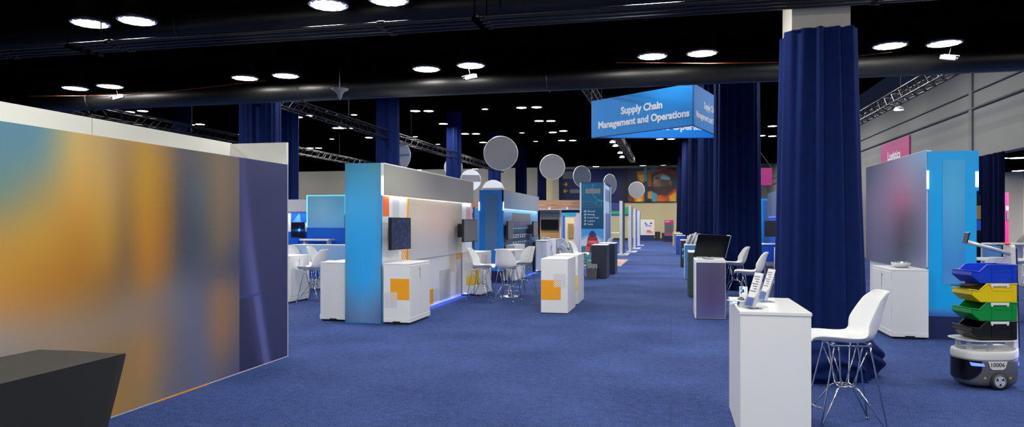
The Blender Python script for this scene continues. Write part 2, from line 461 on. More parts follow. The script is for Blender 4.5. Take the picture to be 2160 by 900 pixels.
# ------------------------------------------------------------------ black ceiling services over the aisle
for i, (y, z, r) in enumerate(((8.35, 4.22, 0.2), (11.55, 3.93, 0.2))):
    t = thing('air_duct', ['thick black round duct crossing the ceiling above the four thin pipes', 'thick black round duct along the drop edge of the low ceiling'][i], 'duct', (-18, y, z))
    MB().tube([(-24, y, z), (8.3, y, z)], r, 20).build('duct_tube', ductblack, t, True)
    for x in (-20, -15.5, -11, -6.5, -2, 2.5, 7):
        mb = MB(); mb.tube([(x + 0.001 * k, y + math.cos(w) * (r + .006), z + math.sin(w) * (r + .006)) for k, w in enumerate(np.linspace(0, 2 * PI, 20, endpoint=False))], 0.012, 5, closed=True)
        mb.tube([(x, y, z + r), (x, y, 4.6)], 0.01, 5)
        mb.build('duct_strap', ductblack, t)
for i, (y, z, h) in enumerate(((9.55, 4.22, 0.36), (10.15, 4.35, 0.3), (6.2, 4.45, 0.3))):
    t = thing('ceiling_girder', ['dark steel girder over the aisle between the two big ducts', 'shallow dark steel girder just behind the first dark girder', 'dark steel girder overhead before the four thin pipes'][i], 'girder', (-18, y, z))
    mb = MB(); mb.box(-24, 8.3, y - .008, y + .008, z - h / 2, z + h / 2); mb.build('web', ceilblack, t)
    for q in (-1, 1): MB().box(-24, 8.3, y - .09, y + .09, z + q * h / 2 - .01, z + q * h / 2 + .01).build('flange', ceilblack, t)
for i in range(4):
    y = 6.95 + 0.115 * i
    t = thing('ceiling_pipe', f'thin dark metal pipe crossing the ceiling, {ORD[i]} of four from the camera side', 'pipe', (-18, y, 3.64), group='four parallel ceiling pipes')
    MB().tube([(-24, y, 3.64), (8.3, y, 3.64)], 0.021, 10).build('pipe_tube', pipegrey, t, True)
    for x in (-8.1, -6.4, -3.0, -1.9, 1.9, 5.5):
        MB().tube([(x - .04, y, 3.64), (x + .04, y, 3.64)], 0.032, 10).build('coupling', ductblack, t, True)
for i, x in enumerate((-6.9, -1.95, 2.6)):
    t = thing('pipe_hanger', ['slotted hanger rail carrying the four pipes above the tall gradient wall', 'slotted hanger rail carrying the four pipes over the mid aisle', 'slotted hanger rail carrying the four pipes beside the draped column'][i], 'hanger', (x, 7.1, 3.6))
    mb = MB(); mb.box(x - .02, x + .02, 6.85, 7.4, 3.585, 3.618); mb.build('rail', ceilblack, t)
    for yy in (6.88, 7.37): MB().tube([(x, yy, 3.59), (x, yy, 4.6)], 0.007, 6).build('rod', ceilblack, t)
# orange safety cord strung just under the girders
pts = [G(u, v, 3.86) for u, v in ((60, 203), (200, 202), (300, 199), (420, 186), (560, 170))]
tag(MB().tube(pts, 0.006, 5).build('orange_cord', mat('orange_cord_jacket', (150, 70, 30), 0.6, noise=0.05), None), 'thin orange cord strung along the ceiling over the tall gradient wall', 'cord')
pts = [G(u, v, 3.88) for u, v in ((1300, 132), (1500, 134), (1660, 131), (1810, 118), (1880, 110))]
tag(MB().tube(pts, 0.006, 5).build('orange_cord', MATS['orange_cord_jacket'], None), 'thin orange cord strung along the ceiling behind the draped column', 'cord')
# small things hung from the ceiling
def camera_unit(p, label, d):
    t = thing('ceiling_camera', label, 'camera', p)
    x, y, z = p
    MB().tube([(x, y, z + .02), (x, y, 4.6)], 0.006, 6).build('drop_rod', trussgrey, t)
    mb = MB().box(x - .035, x + .035, y - .1, y + .1, z - .03, z + .03); mb.build('camera_body', greydisc, t, bevel=.008)
    MB().box(x - .045, x + .045, y - .14, y + .06, z + .032, z + .04).build('sun_shield', greydisc, t)
    MB().tube([(x, y - .1, z), (x, y - .125, z)], .022, 10).build('camera_lens', black, t)
    t.rotation_euler = (0.25, 0, d)
camera_unit(G(250, 205, 3.88), 'small white ceiling camera above the tall gradient wall', -1.3)
camera_unit(G(993, 163, 3.88), 'small white ceiling camera below the twin lights over the mid aisle', -1.2)
camera_unit(G(2000, 122, 3.88), 'small white ceiling camera below the twin lights beside the draped column', 1.1)
p = G(717, 193, 3.68)
t = thing('pendant_speaker', 'white cone shaped pendant hanging before the black duct', 'speaker', p)
MB().lathe([(.012, -.13), (.03, -.1), (.045, -.04), (.085, 0.005), (.135, .03), (.14, .045), (.1, .055)], p, 24).build('cone', greydisc, t, True)
MB().tube([p + Vector((0, 0, .05)), p + Vector((0, 0, .92))], .008, 6).build('drop_rod', ductblack, t)

# ------------------------------------------------------------------ ceiling lights
def light_proto():
    t = thing('ceiling_light', 'x', 'light')
    MB().lathe([(.225, 0.0), (.232, .012), (.235, .03), (.21, .07), (.17, .2), (.12, .34), (.11, .38)], (0, 0, 0), 28).build('housing', black, t, True)
    mb = MB(); n = 36
    mb.lathe([(.001, -.004), (.205, -.004), (.214, .0)], (0, 0, 0), n, cap=False); mb.build('lens', lens, t, True)
    mb = MB()
    for k in range(24):
        w0, w1 = 2 * PI * k / 24, 2 * PI * (k + 1) / 24
        def q(r, w, z): return (math.cos(w) * r, math.sin(w) * r, z)
        rm = .2 - .012 * (1 if k % 2 else 0)
        mb.add([q(rm, w0, -.006), q(rm, w1, -.006), q(.228, w1, -.002), q(.228, w0, -.002)], [(0, 1, 2, 3)])
    mb.build('scalloped_rim', silver, t)
    MB().tube([(0, 0, .38), (0, 0, .59)], .012, 6).build('stem', ductblack, t)
    return t
proto = light_proto(); first = True
near = [(-7.11, 7.42), (-6.45, 7.45), (-3.84, 7.4), (-3.09, 7.38),
        (-10.8, 10.93), (-10.02, 10.91), (-7.18, 10.81), (-6.39, 10.79), (-3.88, 10.83), (-3.1, 10.74), (-0.27, 10.75), (0.45, 10.72), (3.02, 10.85), (3.72, 10.88)]
nlab = ['in the row before the pipes, outermost over the gradient wall', 'in the row before the pipes, second over the gradient wall', 'in the row before the pipes, third from the gradient wall', 'before the pipes, cut by the top of the photo'] + \
       [f'behind the pipes, {ORD[i]} from the gradient wall side' for i in range(10)]
for i, (x, y) in enumerate(near):
    o = proto if i == 0 else copy_tree(proto)
    put(o, x, y, 4.03, 0.3 * i, 'big round ceiling light ' + nlab[i], 'big round lights of the low ceiling')
    lamp('AREA', (x, y, 4.015), 30, 0.43)
for x in (-7.1, -3.5, -.1, 3.4, 6.5):           # the same lights go on behind the camera and beside it
    for y in ((3.9, 0.4, -3.0) if x < 6 else (7.4, 3.9, .4)):
        lamp('AREA', (x, y, 4.0), 64, 0.5)
for x in (-.1, 3.4): lamp('AREA', (x, 7.4, 4.0), 64, 0.5)
lamp('AREA', (7.0, 10.85, 4.0), 40, 0.5)

far = [(505, 284), (651, 244), (628, 247), (656, 210), (747, 242), (710, 270), (736, 270), (778, 290), (876, 234), (904, 234), (935, 261), (981, 282), (1004, 282), (1019, 300), (654, 312), (672, 312), (700, 293),
       (876, 288), (924, 304), (970, 194), (1023, 230), (273, 236), (301, 234), (421, 221), (405, 263), (422, 262), (1061, 190), (1092, 188), (1227, 185), (1258, 183), (1388, 178), (1423, 177),
       (1100, 227), (1132, 226), (1137, 255), (1162, 255), (1101, 280), (1130, 298), (1166, 279), (1188, 276), (1185, 296), (1208, 296), (1392, 293), (1416, 293), (1311, 294), (1629, 266), (1650, 266), (1606, 286), (1629, 287), (1652, 240)]
small = {(656, 210), (747, 242), (700, 293), (876, 288), (924, 304), (970, 194), (1023, 230), (421, 221), (405, 263), (1101, 280), (1130, 298), (1311, 294), (1258, 183), (1227, 185)}
FP = sorted(((G(u, v, 6.5), (u, v)) for u, v in far), key=lambda q: (round((q[0].y - 25.5) / 4), q[0].x))
fproto = None; cnt = {}
for p, uv in FP:
    row = int(round((p.y - 25.5) / 4)); cnt[row] = cnt.get(row, 0) + 1
    sm = uv in small
    lab = f'small {"dim" if sm else "bright"} ceiling light, {ORD[cnt[row] - 1]} along in the {ORD[row]} row beyond the beam'
    if fproto is None:
        fproto = thing('high_bay_light', 'x', 'light'); o = fproto
        MB().lathe([(.225, 0), (.23, .02), (.2, .045), (.08, .07)], (0, 0, 0), 16).build('housing', ceilblack, fproto, True)
        MB().lathe([(.001, -.004), (.222, -.004)], (0, 0, 0), 16, cap=False).build('lens', lens, fproto)
        MB().tube([(0, 0, .07), (0, 0, .855)], .006, 5).build('stem', ceilblack, fproto)
    else: o = copy_tree(fproto)
    put(o, p.x, p.y, 6.5, 0, lab, 'high bay lights in the far ceiling')
    k = 0.6 if sm else 1.0
    o.scale = (k, k, 1.0)
    if not sm: lamp('AREA', (p.x, p.y, 6.48), 110, 0.43)
for x, y in ((-14, 14), (-10, 18), (-5, 18), (0, 18), (4.5, 18), (-18, 21), (-12, 22), (-6, 22), (0, 22), (5, 22), (5, 27), (0, 30), (5, 32), (-1, 36), (0, 48), (5, 48), (-5, 48), (0, 60), (-5, 60), (5, 60), (-1.5, 56), (-1.5, 52), (-1.2, 46), (-.8, 40), (-12, 58), (-20, 58), (-20, 45), (-28, 35), (-28, 60)):
    lamp('AREA', (x, y, 6.45), 170, 0.6)  # added fill lamps without fixtures, brightening the far hall
# lights of the room beyond
for i, (u, v) in enumerate(((2105, 334), (2150, 333), (2152, 360), (2088, 368), (2100, 385))):
    p = G(u, v, 3.36)
    o = copy_tree(fproto)
    put(o, p.x, p.y, 3.36, 0, f'{ORD[i]} round ceiling light in the room past the wall opening', 'lights of the next room'); o.scale = (1.1, 1.1, .104)
for x, y in ((11, 12), (15, 14), (12, 18), (16, 20), (12, 25), (17, 27), (14.5, 30.5), (17, 31)): lamp('AREA', (x, y, 3.4), 230, 0.5)  # added lamps, apart from the fixtures, brightening the next room
for x in (-38, -30, -23, -16, -9, -3, 3): lamp('AREA', (x, 60.5, 6.1), 190 if x < -12 else 25, 1.0, (1, .97, .92), (.9, 0, 0))  # added wash lamps without fixtures, aimed at the end wall of the hall
for x in (-16, -11.5): lamp('AREA', (x, 13.2, 4.6), 120, .6)  # added fill lamps for the booth area past the gradient wall
# black dome lights under the far bulkhead
for i, (u, v, gl) in enumerate(((1356, 349, 0), (1399, 348, 1), (1412, 347, 2), (1257, 351, 2), (1270, 349, 0), (883, 358, 2), (1002, 356, 2), (1016, 354, 2))):
    p = G(u, v, 6.2); o = copy_tree(fproto)
    put(o, p.x, p.y, 6.2, 0, ['black dome light over the yellow part of the big banner', 'black dome light over the hard hat on the banner', 'second black dome light over the hard hat on the banner', 'bright dome light over the blue banner', 'dim dome light over the blue banner', 'low lamp glowing over the fascia of the orange and white booth',
        'low twin lamp glowing near the disc with a grey band', 'second low twin lamp glowing near the disc with a grey band'][i], 'dome lights below the bulkhead'); o.scale = (1.2, 1.2, 1.346)

# ------------------------------------------------------------------ box trusses
def truss(x, z, y0, y1, w, label):
    t = thing('lattice_truss', label, 'truss', (x, y0, z))
    for dx in (-1, 1):
        for dz in (-1, 1):
            MB().tube([(x + dx * w / 2, y0, z + dz * w / 2), (x + dx * w / 2, y1, z + dz * w / 2)], .022, 6).build('chord', trussgrey, t)
    mb = MB(); n = int((y1 - y0) / (w * 1.15))
    for k in range(n):
        ya, yb = y0 + (y1 - y0) * k / n, y0 + (y1 - y0) * (k + 1) / n
        s = 1 if k % 2 else -1
        for dx in (-1, 1): mb.tube([(x + dx * w / 2, ya, z - s * w / 2), (x + dx * w / 2, yb, z + s * w / 2)], .011, 4)
        for dz in (-1, 1): mb.tube([(x - s * w / 2, ya, z + dz * w / 2), (x + s * w / 2, yb, z + dz * w / 2)], .011, 4)
    mb.build('lattice', trussgrey, t)
    mb = MB()
    for yy in np.arange(y0 + 2, y1, 6.0):
        MB().tube([(x, yy, z + w / 2), (x, yy, 7.35)], .01, 5).build('hanger_cable', trussgrey, t)
    return t
truss(6.0, 4.93, 12.6, 40, .28, 'black lattice truss hung along the grey side wall')
truss(-2.4, 5.57, 17, 46, .28, 'dark lattice truss running behind the blue triangular sign')
truss(-10.9, 5.0, 14.5, 45, .3, 'dark lattice truss passing between two blue drapes over the booths')
truss(-17.5, 5.0, 15, 46, .3, 'dark lattice truss seen over the top of the gradient wall')
def flood(p, label, top):
    t = thing('flood_lamp', label, 'lamp', p)
    x, y, z = p
    MB().lathe([(.02, .05), (.09, .03), (.13, -.03), (.14, -.05)], p, 16).build('lamp_head', plastic, t, True)
    MB().lathe([(.001, -.052), (.12, -.052)], p, 16, cap=False).build('lens', led, t)
    MB().tube([(x, y, z + .05), (x, y, top - .16), (x + .14, y, top)], .012, 6).build('yoke', trussgrey, t)
flood(PX(1896, 228, 6.0), 'small white lamp hung from the truss by the side wall', 4.8)
flood(DP(719, 268, 27), 'small pale lamp hung from the truss between two blue drapes', 5.6)
for i, (u, v) in enumerate(((1292, 298), (1298, 306), (1308, 321), (1312, 330))):
    p = PX(u, v, -2.4); flood(p, f'small white lamp on the truss under the blue sign, {ORD[i]} from its upper end', 5.43)
# ================================================================== blue drapes round the columns
def drape(x, y, w, z0, z1, label, pleats=22, flare=.16, seed=1, pool=False, m=None, taper=.1, column=True, nz=26):
    rnd = random.Random(seed); ph = [rnd.uniform(0, 6.28) for _ in range(12)]
    a = w / 2
    t = thing('column_drape', label, 'drape', (x, y, z0), group='blue drapes round the columns')
    n = pleats * 8
    def R(w_, s):     # s = 0 floor .. 1 top
        c, q = math.cos(w_), math.sin(w_)
        e = 3.6
        r = a / ((abs(c) ** e + abs(q) ** e) ** (1 / e)) * .93
        top = 1 - taper * s
        fl = 1 + flare * max(0, 1 - s * 5) ** 2
        amp = (.042 + .02 * (1 - s)) * (w / .9)
        wob = .35 * math.sin(3 * w_ + ph[0] + 2 * s) + .3 * math.sin(5 * w_ + ph[1])
        f = math.sin(pleats * w_ + wob * 3 + ph[2]) + .5 * math.sin(pleats * .5 * w_ + ph[3] + s * 1.2) + .35 * math.sin(pleats * 1.7 * w_ + ph[4])
        return r * top * fl + amp * f * .62
    def fn(u, v):
        w_ = u * 2 * PI; s = v ** 1.3; r = R(w_, s)
        return (x + math.cos(w_) * r, y + math.sin(w_) * r, z0 + (z1 - z0) * s)
    MB().grid(fn, n, nz, closed_u=True).build('curtain_folds', m or velvet, t, True)
    if pool:
        def fp(u, v):
            w_ = u * 2 * PI
            r0 = a * (1.0 + .12 * math.sin(3 * w_ + 1) + .05 * math.sin(7 * w_ + 2)) + .06
            k = math.sin(v * PI)
            fold = .022 * math.sin(17 * v + 4 * math.sin(2 * w_ + 1) + 3 * w_) * k + .007 * math.sin(15 * w_ + 6 * v) + .012 * math.sin(5 * w_ + 4 * v)
            r = r0 * (.99 - .24 * v * v) + .1 * math.sin(v * PI * .75) + fold
            z = .4 * v ** 1.1 + .02 * math.sin(6 * w_ + 8 * v) * k
            return (x + math.cos(w_) * r, y + math.sin(w_) * r, z0 + max(0.0, z))
        MB().grid(fp, 170, 26, closed_u=True).build('pooled_hem', m or velvet, t, True)
    else:
        def fh(u, v):
            w_ = u * 2 * PI; r = R(w_, 0) + .012
            return (x + math.cos(w_) * r, y + math.sin(w_) * r, z0 + .05 * v)
        MB().grid(fh, n, 2, closed_u=True).build('hem', m or velvet, t, True)
    return t
struct(box('column_concrete', concrete, None, 1.165, 1.7, 7.36, 7.95, 3.435, 4.6))
struct(box('column_core', concrete, None, 1.27, 1.63, 7.46, 7.84, 0, 3.435))
drape(1.465, 7.66, .85, 0, 3.44, 'tall blue velvet drape round the column behind the white bar stool, hem pooled', 15, .05, 3, True, taper=.17)
struct(box('column_concrete', concrete, None, 1.25, 1.8, 17.0, 17.6, 0, 7.35))
drape(1.5, 17.2, 1.04, 0, 7.3, 'tall blue drape behind the two stools, overlapping the triangular sign', 17, .1, 5, m=velvet, taper=.06)
for i, (xx, yy, ww) in enumerate(((1.5, 26, 1.15), (1.5, 35, 1.4), (1.45, 44, 1.7), (1.4, 53, 1.9), (1.3, 62, 1.6))):
    drape(xx, yy, ww, 0, 7.3, ['tall blue drape first behind the stools drape along the aisle', 'tall blue drape second behind the stools drape along the aisle', 'tall blue drape third behind the stools drape along the aisle',
          'tall blue drape fourth behind the stools drape along the aisle', 'tall blue drape last before the cream end wall'][i], 14, .12, 10 + i, m=velvetdark, taper=.08)
for i, (u, dep, w) in enumerate(((549, 19, .94), (606, 31, .9), (818, 28, .86), (957, 36.6, .78), (1043, 45, .8), (1099, 54, .84), (1143, 63, .78), (385, 34, .8))):
    p = DP(u, 470, dep)
    drape(p.x, p.y, w, 0, 7.3, ['wide blue drape rising behind the end of the gradient wall', 'narrow blue drape just past the end of the gradient wall', 'blue drape above the blue end of the orange and white booth', 'blue drape above the fascia between white discs',
          'blue drape rising behind the large grey disc', 'dark blue drape above the bright blue booth fascia', 'dark blue drape behind the second grey disc', 'barely visible dark drape over the gradient wall'][i], 12, .1, 30 + i, m=velvetdark if i in (5, 6, 7) else velvet, taper=.04)
# curtain hung in the wall opening
t = thing('opening_curtain', 'dark blue curtain hung in the wall opening behind the bright blue booth end', 'curtain', (8.25, 21.3, 0))
MB().grid(lambda u, v: (8.3 + .05 * math.sin(u * 60) + .03 * math.sin(u * 23 + 1), 20.35 + 1.75 * u, .02 + 3.34 * v), 140, 6).build('curtain_folds', velvetdark, t, True)
MB().tube([(8.3, 20.3, 3.36), (8.3, 22.15, 3.36)], .02, 8).build('curtain_rail', ductblack, t)

# ================================================================== the big gradient wall and the black table
t = thing('storage_room_wall', 'tall printed display wall with blurred gold and blue picture and white header', 'display wall', (-4.3, 4.6, 0))
GX = -4.28
def px_y(px): return PX(px, 470, GX).y
cols_px = [0, 80, 160, 230, 260, 310, 350, 385, 420, 465, 505]
Y0, Y1 = 2.0, px_y(505)
cs = [(px_y(p) - Y0) / (Y1 - Y0) for p in cols_px]
rows = [0, .1, .21, .34, .44, .52, .58, .66, .8, 1]
D = {0: [(74, 120, 140), (82, 126, 140), (104, 134, 126), (182, 145, 74), (196, 143, 48), (195, 140, 60), (188, 140, 95), (155, 148, 142), (135, 128, 122), (140, 120, 90)],
     80: [(70, 118, 138), (96, 130, 136), (150, 140, 98), (195, 148, 55), (190, 135, 40), (185, 125, 45), (178, 130, 80), (160, 140, 120), (145, 132, 120), (150, 120, 70)],
     160: [(180, 155, 90), (198, 158, 80), (200, 150, 65), (188, 132, 40), (180, 122, 35), (175, 120, 42), (165, 125, 75), (155, 135, 115), (158, 130, 95), (188, 138, 50)],
     230: [(165, 138, 92), (178, 148, 90), (190, 150, 75), (190, 145, 55), (180, 130, 50), (150, 110, 55), (148, 118, 85), (150, 130, 112), (150, 120, 80), (175, 132, 55)],
     260: [(150, 122, 82), (152, 120, 72), (150, 116, 64), (140, 106, 60), (122, 96, 66), (130, 105, 75), (142, 120, 98), (148, 128, 112), (150, 120, 78), (160, 125, 70)],
     310: [(178, 140, 50), (190, 142, 36), (196, 142, 30), (198, 135, 34), (196, 128, 40), (186, 124, 46), (150, 122, 96), (145, 125, 112), (172, 126, 76), (150, 125, 88)],
     350: [(150, 118, 74), (162, 118, 52), (165, 116, 42), (162, 112, 46), (158, 108, 52), (142, 110, 76), (130, 115, 110), (130, 115, 110), (130, 112, 100), (112, 110, 115)],
     385: [(88, 88, 96), (82, 84, 92), (75, 80, 90), (72, 76, 90), (72, 76, 92), (84, 90, 108), (102, 106, 126), (108, 110, 130), (104, 104, 124), (100, 100, 122)],
     420: [(100, 95, 90), (90, 94, 100), (85, 96, 106), (76, 82, 98), (75, 80, 96), (80, 82, 104), (95, 96, 116), (100, 102, 124), (98, 102, 130), (95, 100, 132)],
     465: [(130, 112, 85), (135, 114, 86), (135, 112, 84), (128, 108, 84), (110, 96, 86), (80, 78, 96), (138, 106, 86), (152, 112, 80), (148, 110, 78), (96, 92, 112)],
     505: [(100, 95, 95), (108, 100, 94), (110, 100, 94), (98, 92, 94), (70, 72, 96), (62, 66, 98), (100, 90, 98), (112, 96, 94), (104, 94, 96), (72, 76, 112)]}
fn = table(cs, rows, [[D[p][r] for p in cols_px] for r in range(len(rows))], 2)
MB().box(GX - .06, GX - .004, Y0, 7.27, 0, 2.2).build('panel_board', white, t)
vpanel('printed_graphic', (GX, Y0, 0.012), (0, Y1 - Y0, 0), (0, 0, 2.186), lambda u, v: fn(u, v) * .95, 130, 60, t)
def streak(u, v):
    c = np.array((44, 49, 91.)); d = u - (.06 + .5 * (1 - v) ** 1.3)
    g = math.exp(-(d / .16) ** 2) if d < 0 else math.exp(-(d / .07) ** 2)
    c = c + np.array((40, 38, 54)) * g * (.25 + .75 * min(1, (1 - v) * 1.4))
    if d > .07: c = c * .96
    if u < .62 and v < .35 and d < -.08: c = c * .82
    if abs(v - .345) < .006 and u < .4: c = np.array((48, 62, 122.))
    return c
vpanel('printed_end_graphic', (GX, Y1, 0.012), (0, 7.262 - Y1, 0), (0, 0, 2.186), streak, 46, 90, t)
box('edge_trim', silver, t, GX - .06, GX + .004, 7.262, 7.275, 0, 2.2)
m = MB(); m.box(GX - .002, GX + .003, px_y(330), px_y(440), 0, .012); m.build('orange_sill', orange, t)
HX = -5.0
MB().box(HX - .05, HX, 1.6, 5.235, 0, 2.46).build('header_board', white_soft, t)
MB().box(HX - .05, HX, 5.25, 7.27, 0, 2.46).build('header_board', white_soft, t)
MB().box(HX - .03, HX - .02, 5.235, 5.25, 0, 2.45).build('header_seam', greydark, t)
MB().box(HX, GX, 7.245, 7.285, 2.2, 2.45).build('header_return', white_soft, t)
MB().box(HX, GX - .06, 7.245, 7.275, 0, 2.2).build('end_board', white, t)

t = thing('covered_table', 'long table under a tight black stretch cover beside the gradient wall', 'table', (-3.44, 2.6, 0))
def cover(u, v):
    # loop round the table; v = 0 floor .. 1 top edge
    x0, x1, y0, y1 = -3.75, -3.13, 1.7, 3.53
    per = [(x0, y0), (x1, y0), (x1, y1), (x0, y1)]
    k = u * 4; i = int(k) % 4; f = k - int(k)
    a, b = per[i], per[(i + 1) % 4]
    px, py = a[0] + (b[0] - a[0]) * f, a[1] + (b[1] - a[1]) * f
    cx, cy = (x0 + x1) / 2, (y0 + y1) / 2
    down = 1 - v
    mid = (4 * f * (1 - f))
    ins = .10 * down ** 1.1 + .05 * mid * math.sin(down * PI * .6)
    nx = 1 if i == 1 else (-1 if i == 3 else 0); ny = 1 if i == 2 else (-1 if i == 0 else 0)
    sx = 1 - .36 * down ** 1.05
    sy = 1 - .15 * down ** 1.05
    px = cx + (px - cx) * sx - nx * .05 * mid * math.sin(down * PI * .7); py = cy + (py - cy) * sy - ny * .07 * mid * math.sin(down * PI * .7)
    z = .76 * v if down < .999 else .06 * mid
    return (px, py, z)
MB().grid(cover, 96, 22, closed_u=True).build('stretch_skirt', blackcloth, t, True)
def topc(u, v):
    x, y = -3.75 + .62 * u, 1.7 + 1.83 * v
    return (x, y, .762 - .006 * math.sin(u * PI) * math.sin(v * PI) + .0015 * math.sin(9 * u + 4 * v))
MB().grid(topc, 14, 26).build('top_cloth', blackcloth, t, True)
MB().box(-3.73, -3.15, 1.72, 3.51, .72, .752).build('table_board', black, t)
# more white wall seen past the black table is part of the room behind it

# ================================================================== bar stools
def stool_proto(h=.63):
    t = thing('bar_stool', 'x', 'stool')
    prof = [(.268, -.022, .150, .03), (.258, -.004, .178, .04), (.22, .004, .2, .045), (.13, .0, .218, .05), (.0, -.012, .228, .045), (-.1, -.012, .23, .055), (-.165, .008, .228, .05),
            (-.205, .055, .226, .02), (-.232, .13, .218, 0), (-.255, .22, .196, 0), (-.278, .305, .17, 0), (-.296, .352, .146, 0), (-.306, .374, .108, 0)]
    def shell(u, v):
        k = v * (len(prof) - 1); i = min(int(k), len(prof) - 2); f = k - i
        a, b = prof[i], prof[i + 1]
        x, z, w, cz = [a[q] + (b[q] - a[q]) * f for q in range(4)]
        s = u * 2 - 1
        q_ = min(1, max(0, (v - .3) / .4)); back = q_ * q_ * (3 - 2 * q_)
        curl = abs(s) ** 2.2
        zz = z + curl * ((.045 + .03 * v) * (1 - back) + (.075 * max(0, 1 - max(0, v - .5) / .4)) * back)
        xx = x + curl * back * (.055 + .085 * max(0, 1 - max(0, v - .6) / .4))
        return (xx, w * s * (1 - .02 * curl), h + .02 + zz)
    mb = MB().grid(shell, 15, 30)
    o = mb.build('seat_shell', plastic, t, True)
    md = o.modifiers.new('solid', 'SOLIDIFY'); md.thickness = .011; md.offset = 0
    md = o.modifiers.new('sub', 'SUBSURF'); md.levels = 1; md.render_levels = 1
    rr = .0062
    top = h - .003
    for sx in (1, -1):
        for sy in (1, -1):
            foot = (.235 * sx, .215 * sy, 0)
            mb = MB()
            mb.tube([(.125 * sx - .01, .135 * sy, top), (.13 * sx - .01, .14 * sy, top - .04), foot], rr, 6)
            mb.tube([(.085 * sx, .13 * sy, top), (.075 * sx, .125 * sy, top - .06), (.05 * sx, .075 * sy, h * .5), (.05 * sx, .07 * sy, h * .485)], rr * .9, 6)
            mb.tube([(.05 * sx, .07 * sy, h * .485), (.075 * sx, .085 * sy, h * .46), (.235 * sx, .21 * sy, .012)], rr, 6)
            mb.tube([(.12 * sx, .11 * sy, top - .05), (.03 * sx, .07 * sy, h * .5)], rr * .8, 5)
            mb.lathe([(.012, 0), (.012, .02)], foot, 8)
            mb.build('leg', chrome, t, True)
    mb = MB(); mb.tube([(.055, -.075, h * .49), (.055, .075, h * .49), (-.055, .075, h * .49), (-.055, -.075, h * .49)], rr, 6, closed=True)
    mb.tube([(.055, -.075, h * .49), (-.055, .075, h * .49)], rr * .8, 5); mb.tube([(.055, .075, h * .49), (-.055, -.075, h * .49)], rr * .8, 5)
    mb.build('brace_ring', chrome, t, True)
    MB().tube([(.2, -.185, .17), (.245, -.1, .168), (.245, .1, .168), (.2, .185, .17)], rr, 6).build('footrest', chrome, t, True)
    mb = MB(); mb.tube([(.13, -.14, top), (-.14, -.14, top), (-.14, .14, top), (.13, .14, top)], rr, 6, closed=True)
    for a, b in ((.12, .13), (.12, -.13), (-.13, .13), (-.13, -.13)): mb.lathe([(.018, top), (.014, top + .025)], (a, b, 0), 8)
    mb.build('seat_mount', chrome, t, True)
    return t
SP = stool_proto(); used_stool = [False]
def stool(x, y, rot, label, group='white shell bar stools', dz=0):
    o = SP if not used_stool[0] else copy_tree(SP); used_stool[0] = True
    put(o, x, y, dz, rot, label, group)
    return o
stool(1.28, 5.72, PI + .08, 'white shell bar stool on chrome wire legs at the white counter with brochures')
stool(1.35, 15.75, PI + .1, 'white bar stool farther along behind the black screen, beside the tall blue drape')
stool(1.36, 12.95, PI - .1, 'white bar stool beside the purple counter with the black screen')
stool(-3.72, 13.62, -.05, 'white bar stool in profile before the mustard square cabinet')
stool(-3.15, 13.5, PI / 2 - .15, 'white bar stool seen from behind at the small round table')
stool(-3.12, 14.8, PI * 1.0 + .85, 'white bar stool across the round table, half hidden by the stool seen from behind')
stool(-6.76, 12.42, PI - .05, 'pale bar stool between the gradient wall and the low white cabinet')

# ================================================================== cabinets and counters
def cabinet(x0, x1, y0, y1, h, label, door='x+', decal=None, body=None, top=True):
    """lockable storage counter; door on the +x or -x side"""
    t = thing('storage_counter', label, 'counter', ((x0 + x1) / 2, (y0 + y1) / 2, 0))
    body = body or white
    mb = MB().box(x0, x1, y0, y1, .03, h - .022); mb.build('carcass', body, t)
    MB().box(x0 - .003, x1 + .003, y0 - .003, y1 + .003, h - .022, h).build('worktop', body, t, bevel=.004)
    MB().box(x0 + .02, x1 - .02, y0 + .02, y1 - .02, 0, .03).build('plinth', black, t)
    # skirting with the dark cut-outs
    s = 1 if door[1] == '+' else -1
    xd = x1 if s > 0 else x0
    ym = (y0 + y1) / 2
    for k in (0, 1):
        ya, yb = (y0 + .02, ym - .004) if k == 0 else (ym + .004, y1 - .02)
        d = MB().box(xd, xd + s * .008, ya, yb, .12, h - .035).build('door', body, t, bevel=.002)
        if k == 0:
            MB().box(xd + s * .006, xd + s * .012, yb - .03, yb - .02, h - .26, h - .08).build('handle_slot', steel, d)
            MB().tube([(xd + s * .006, yb - .06, h - .1), (xd + s * .014, yb - .06, h - .1)], .012, 10).build('lock', steel, d)
    MB().box(xd, xd + s * .011, y0, y1, .03, .105).build('skirting_rail', body, t, bevel=.003)
    MB().box(x0, x1, y0 - .004, y0, .03, .085).build('skirting_rail', body, t, bevel=.003)
    MB().box((x0 + x1) / 2 - .06, (x0 + x1) / 2 + .06, y0 - .0055, y0 + .01, .0, .045).build('toe_notch', black, t)
    if decal:
        m, xa, xb, za, zb = decal
        MB().box(xa, xb, y0 - .0022, y0 - .0002, za, zb).build('square_print', m, t)
    return t
ca = cabinet(-4.25, -3.83, 9.95, 10.85, .92, 'white storage counter with an orange square at the blue booth end', decal=(orange, -4.14, -3.835, .37, .69))
stripes('stripe_print', whiteprint, ca, (-4.14, 9.945, .37), (1, 0, 0), (0, 0, 1), .115, .115, .036, .5, (0, -1, 0))
stripes('stripe_print', palestripe, ca, (-4.235, 9.945, .255), (1, 0, 0), (0, 0, 1), .21, .115, .036, .35, (0, -1, 0))
stripes('stripe_print', palestripe, ca, (-4.235, 9.945, .37), (1, 0, 0), (0, 0, 1), .095, .11, .036, .35, (0, -1, 0))
cb = cabinet(-4.29, -3.88, 14.2, 15.05, .92, 'white storage counter with a mustard square behind the profile stool', decal=(yellow, -4.2, -3.9, .22, .55))
stripes('stripe_print', whiteprint, cb, (-4.2, 14.195, .4), (1, 0, 0), (0, 0, 1), .16, .15, .042, .5, (0, -1, 0))
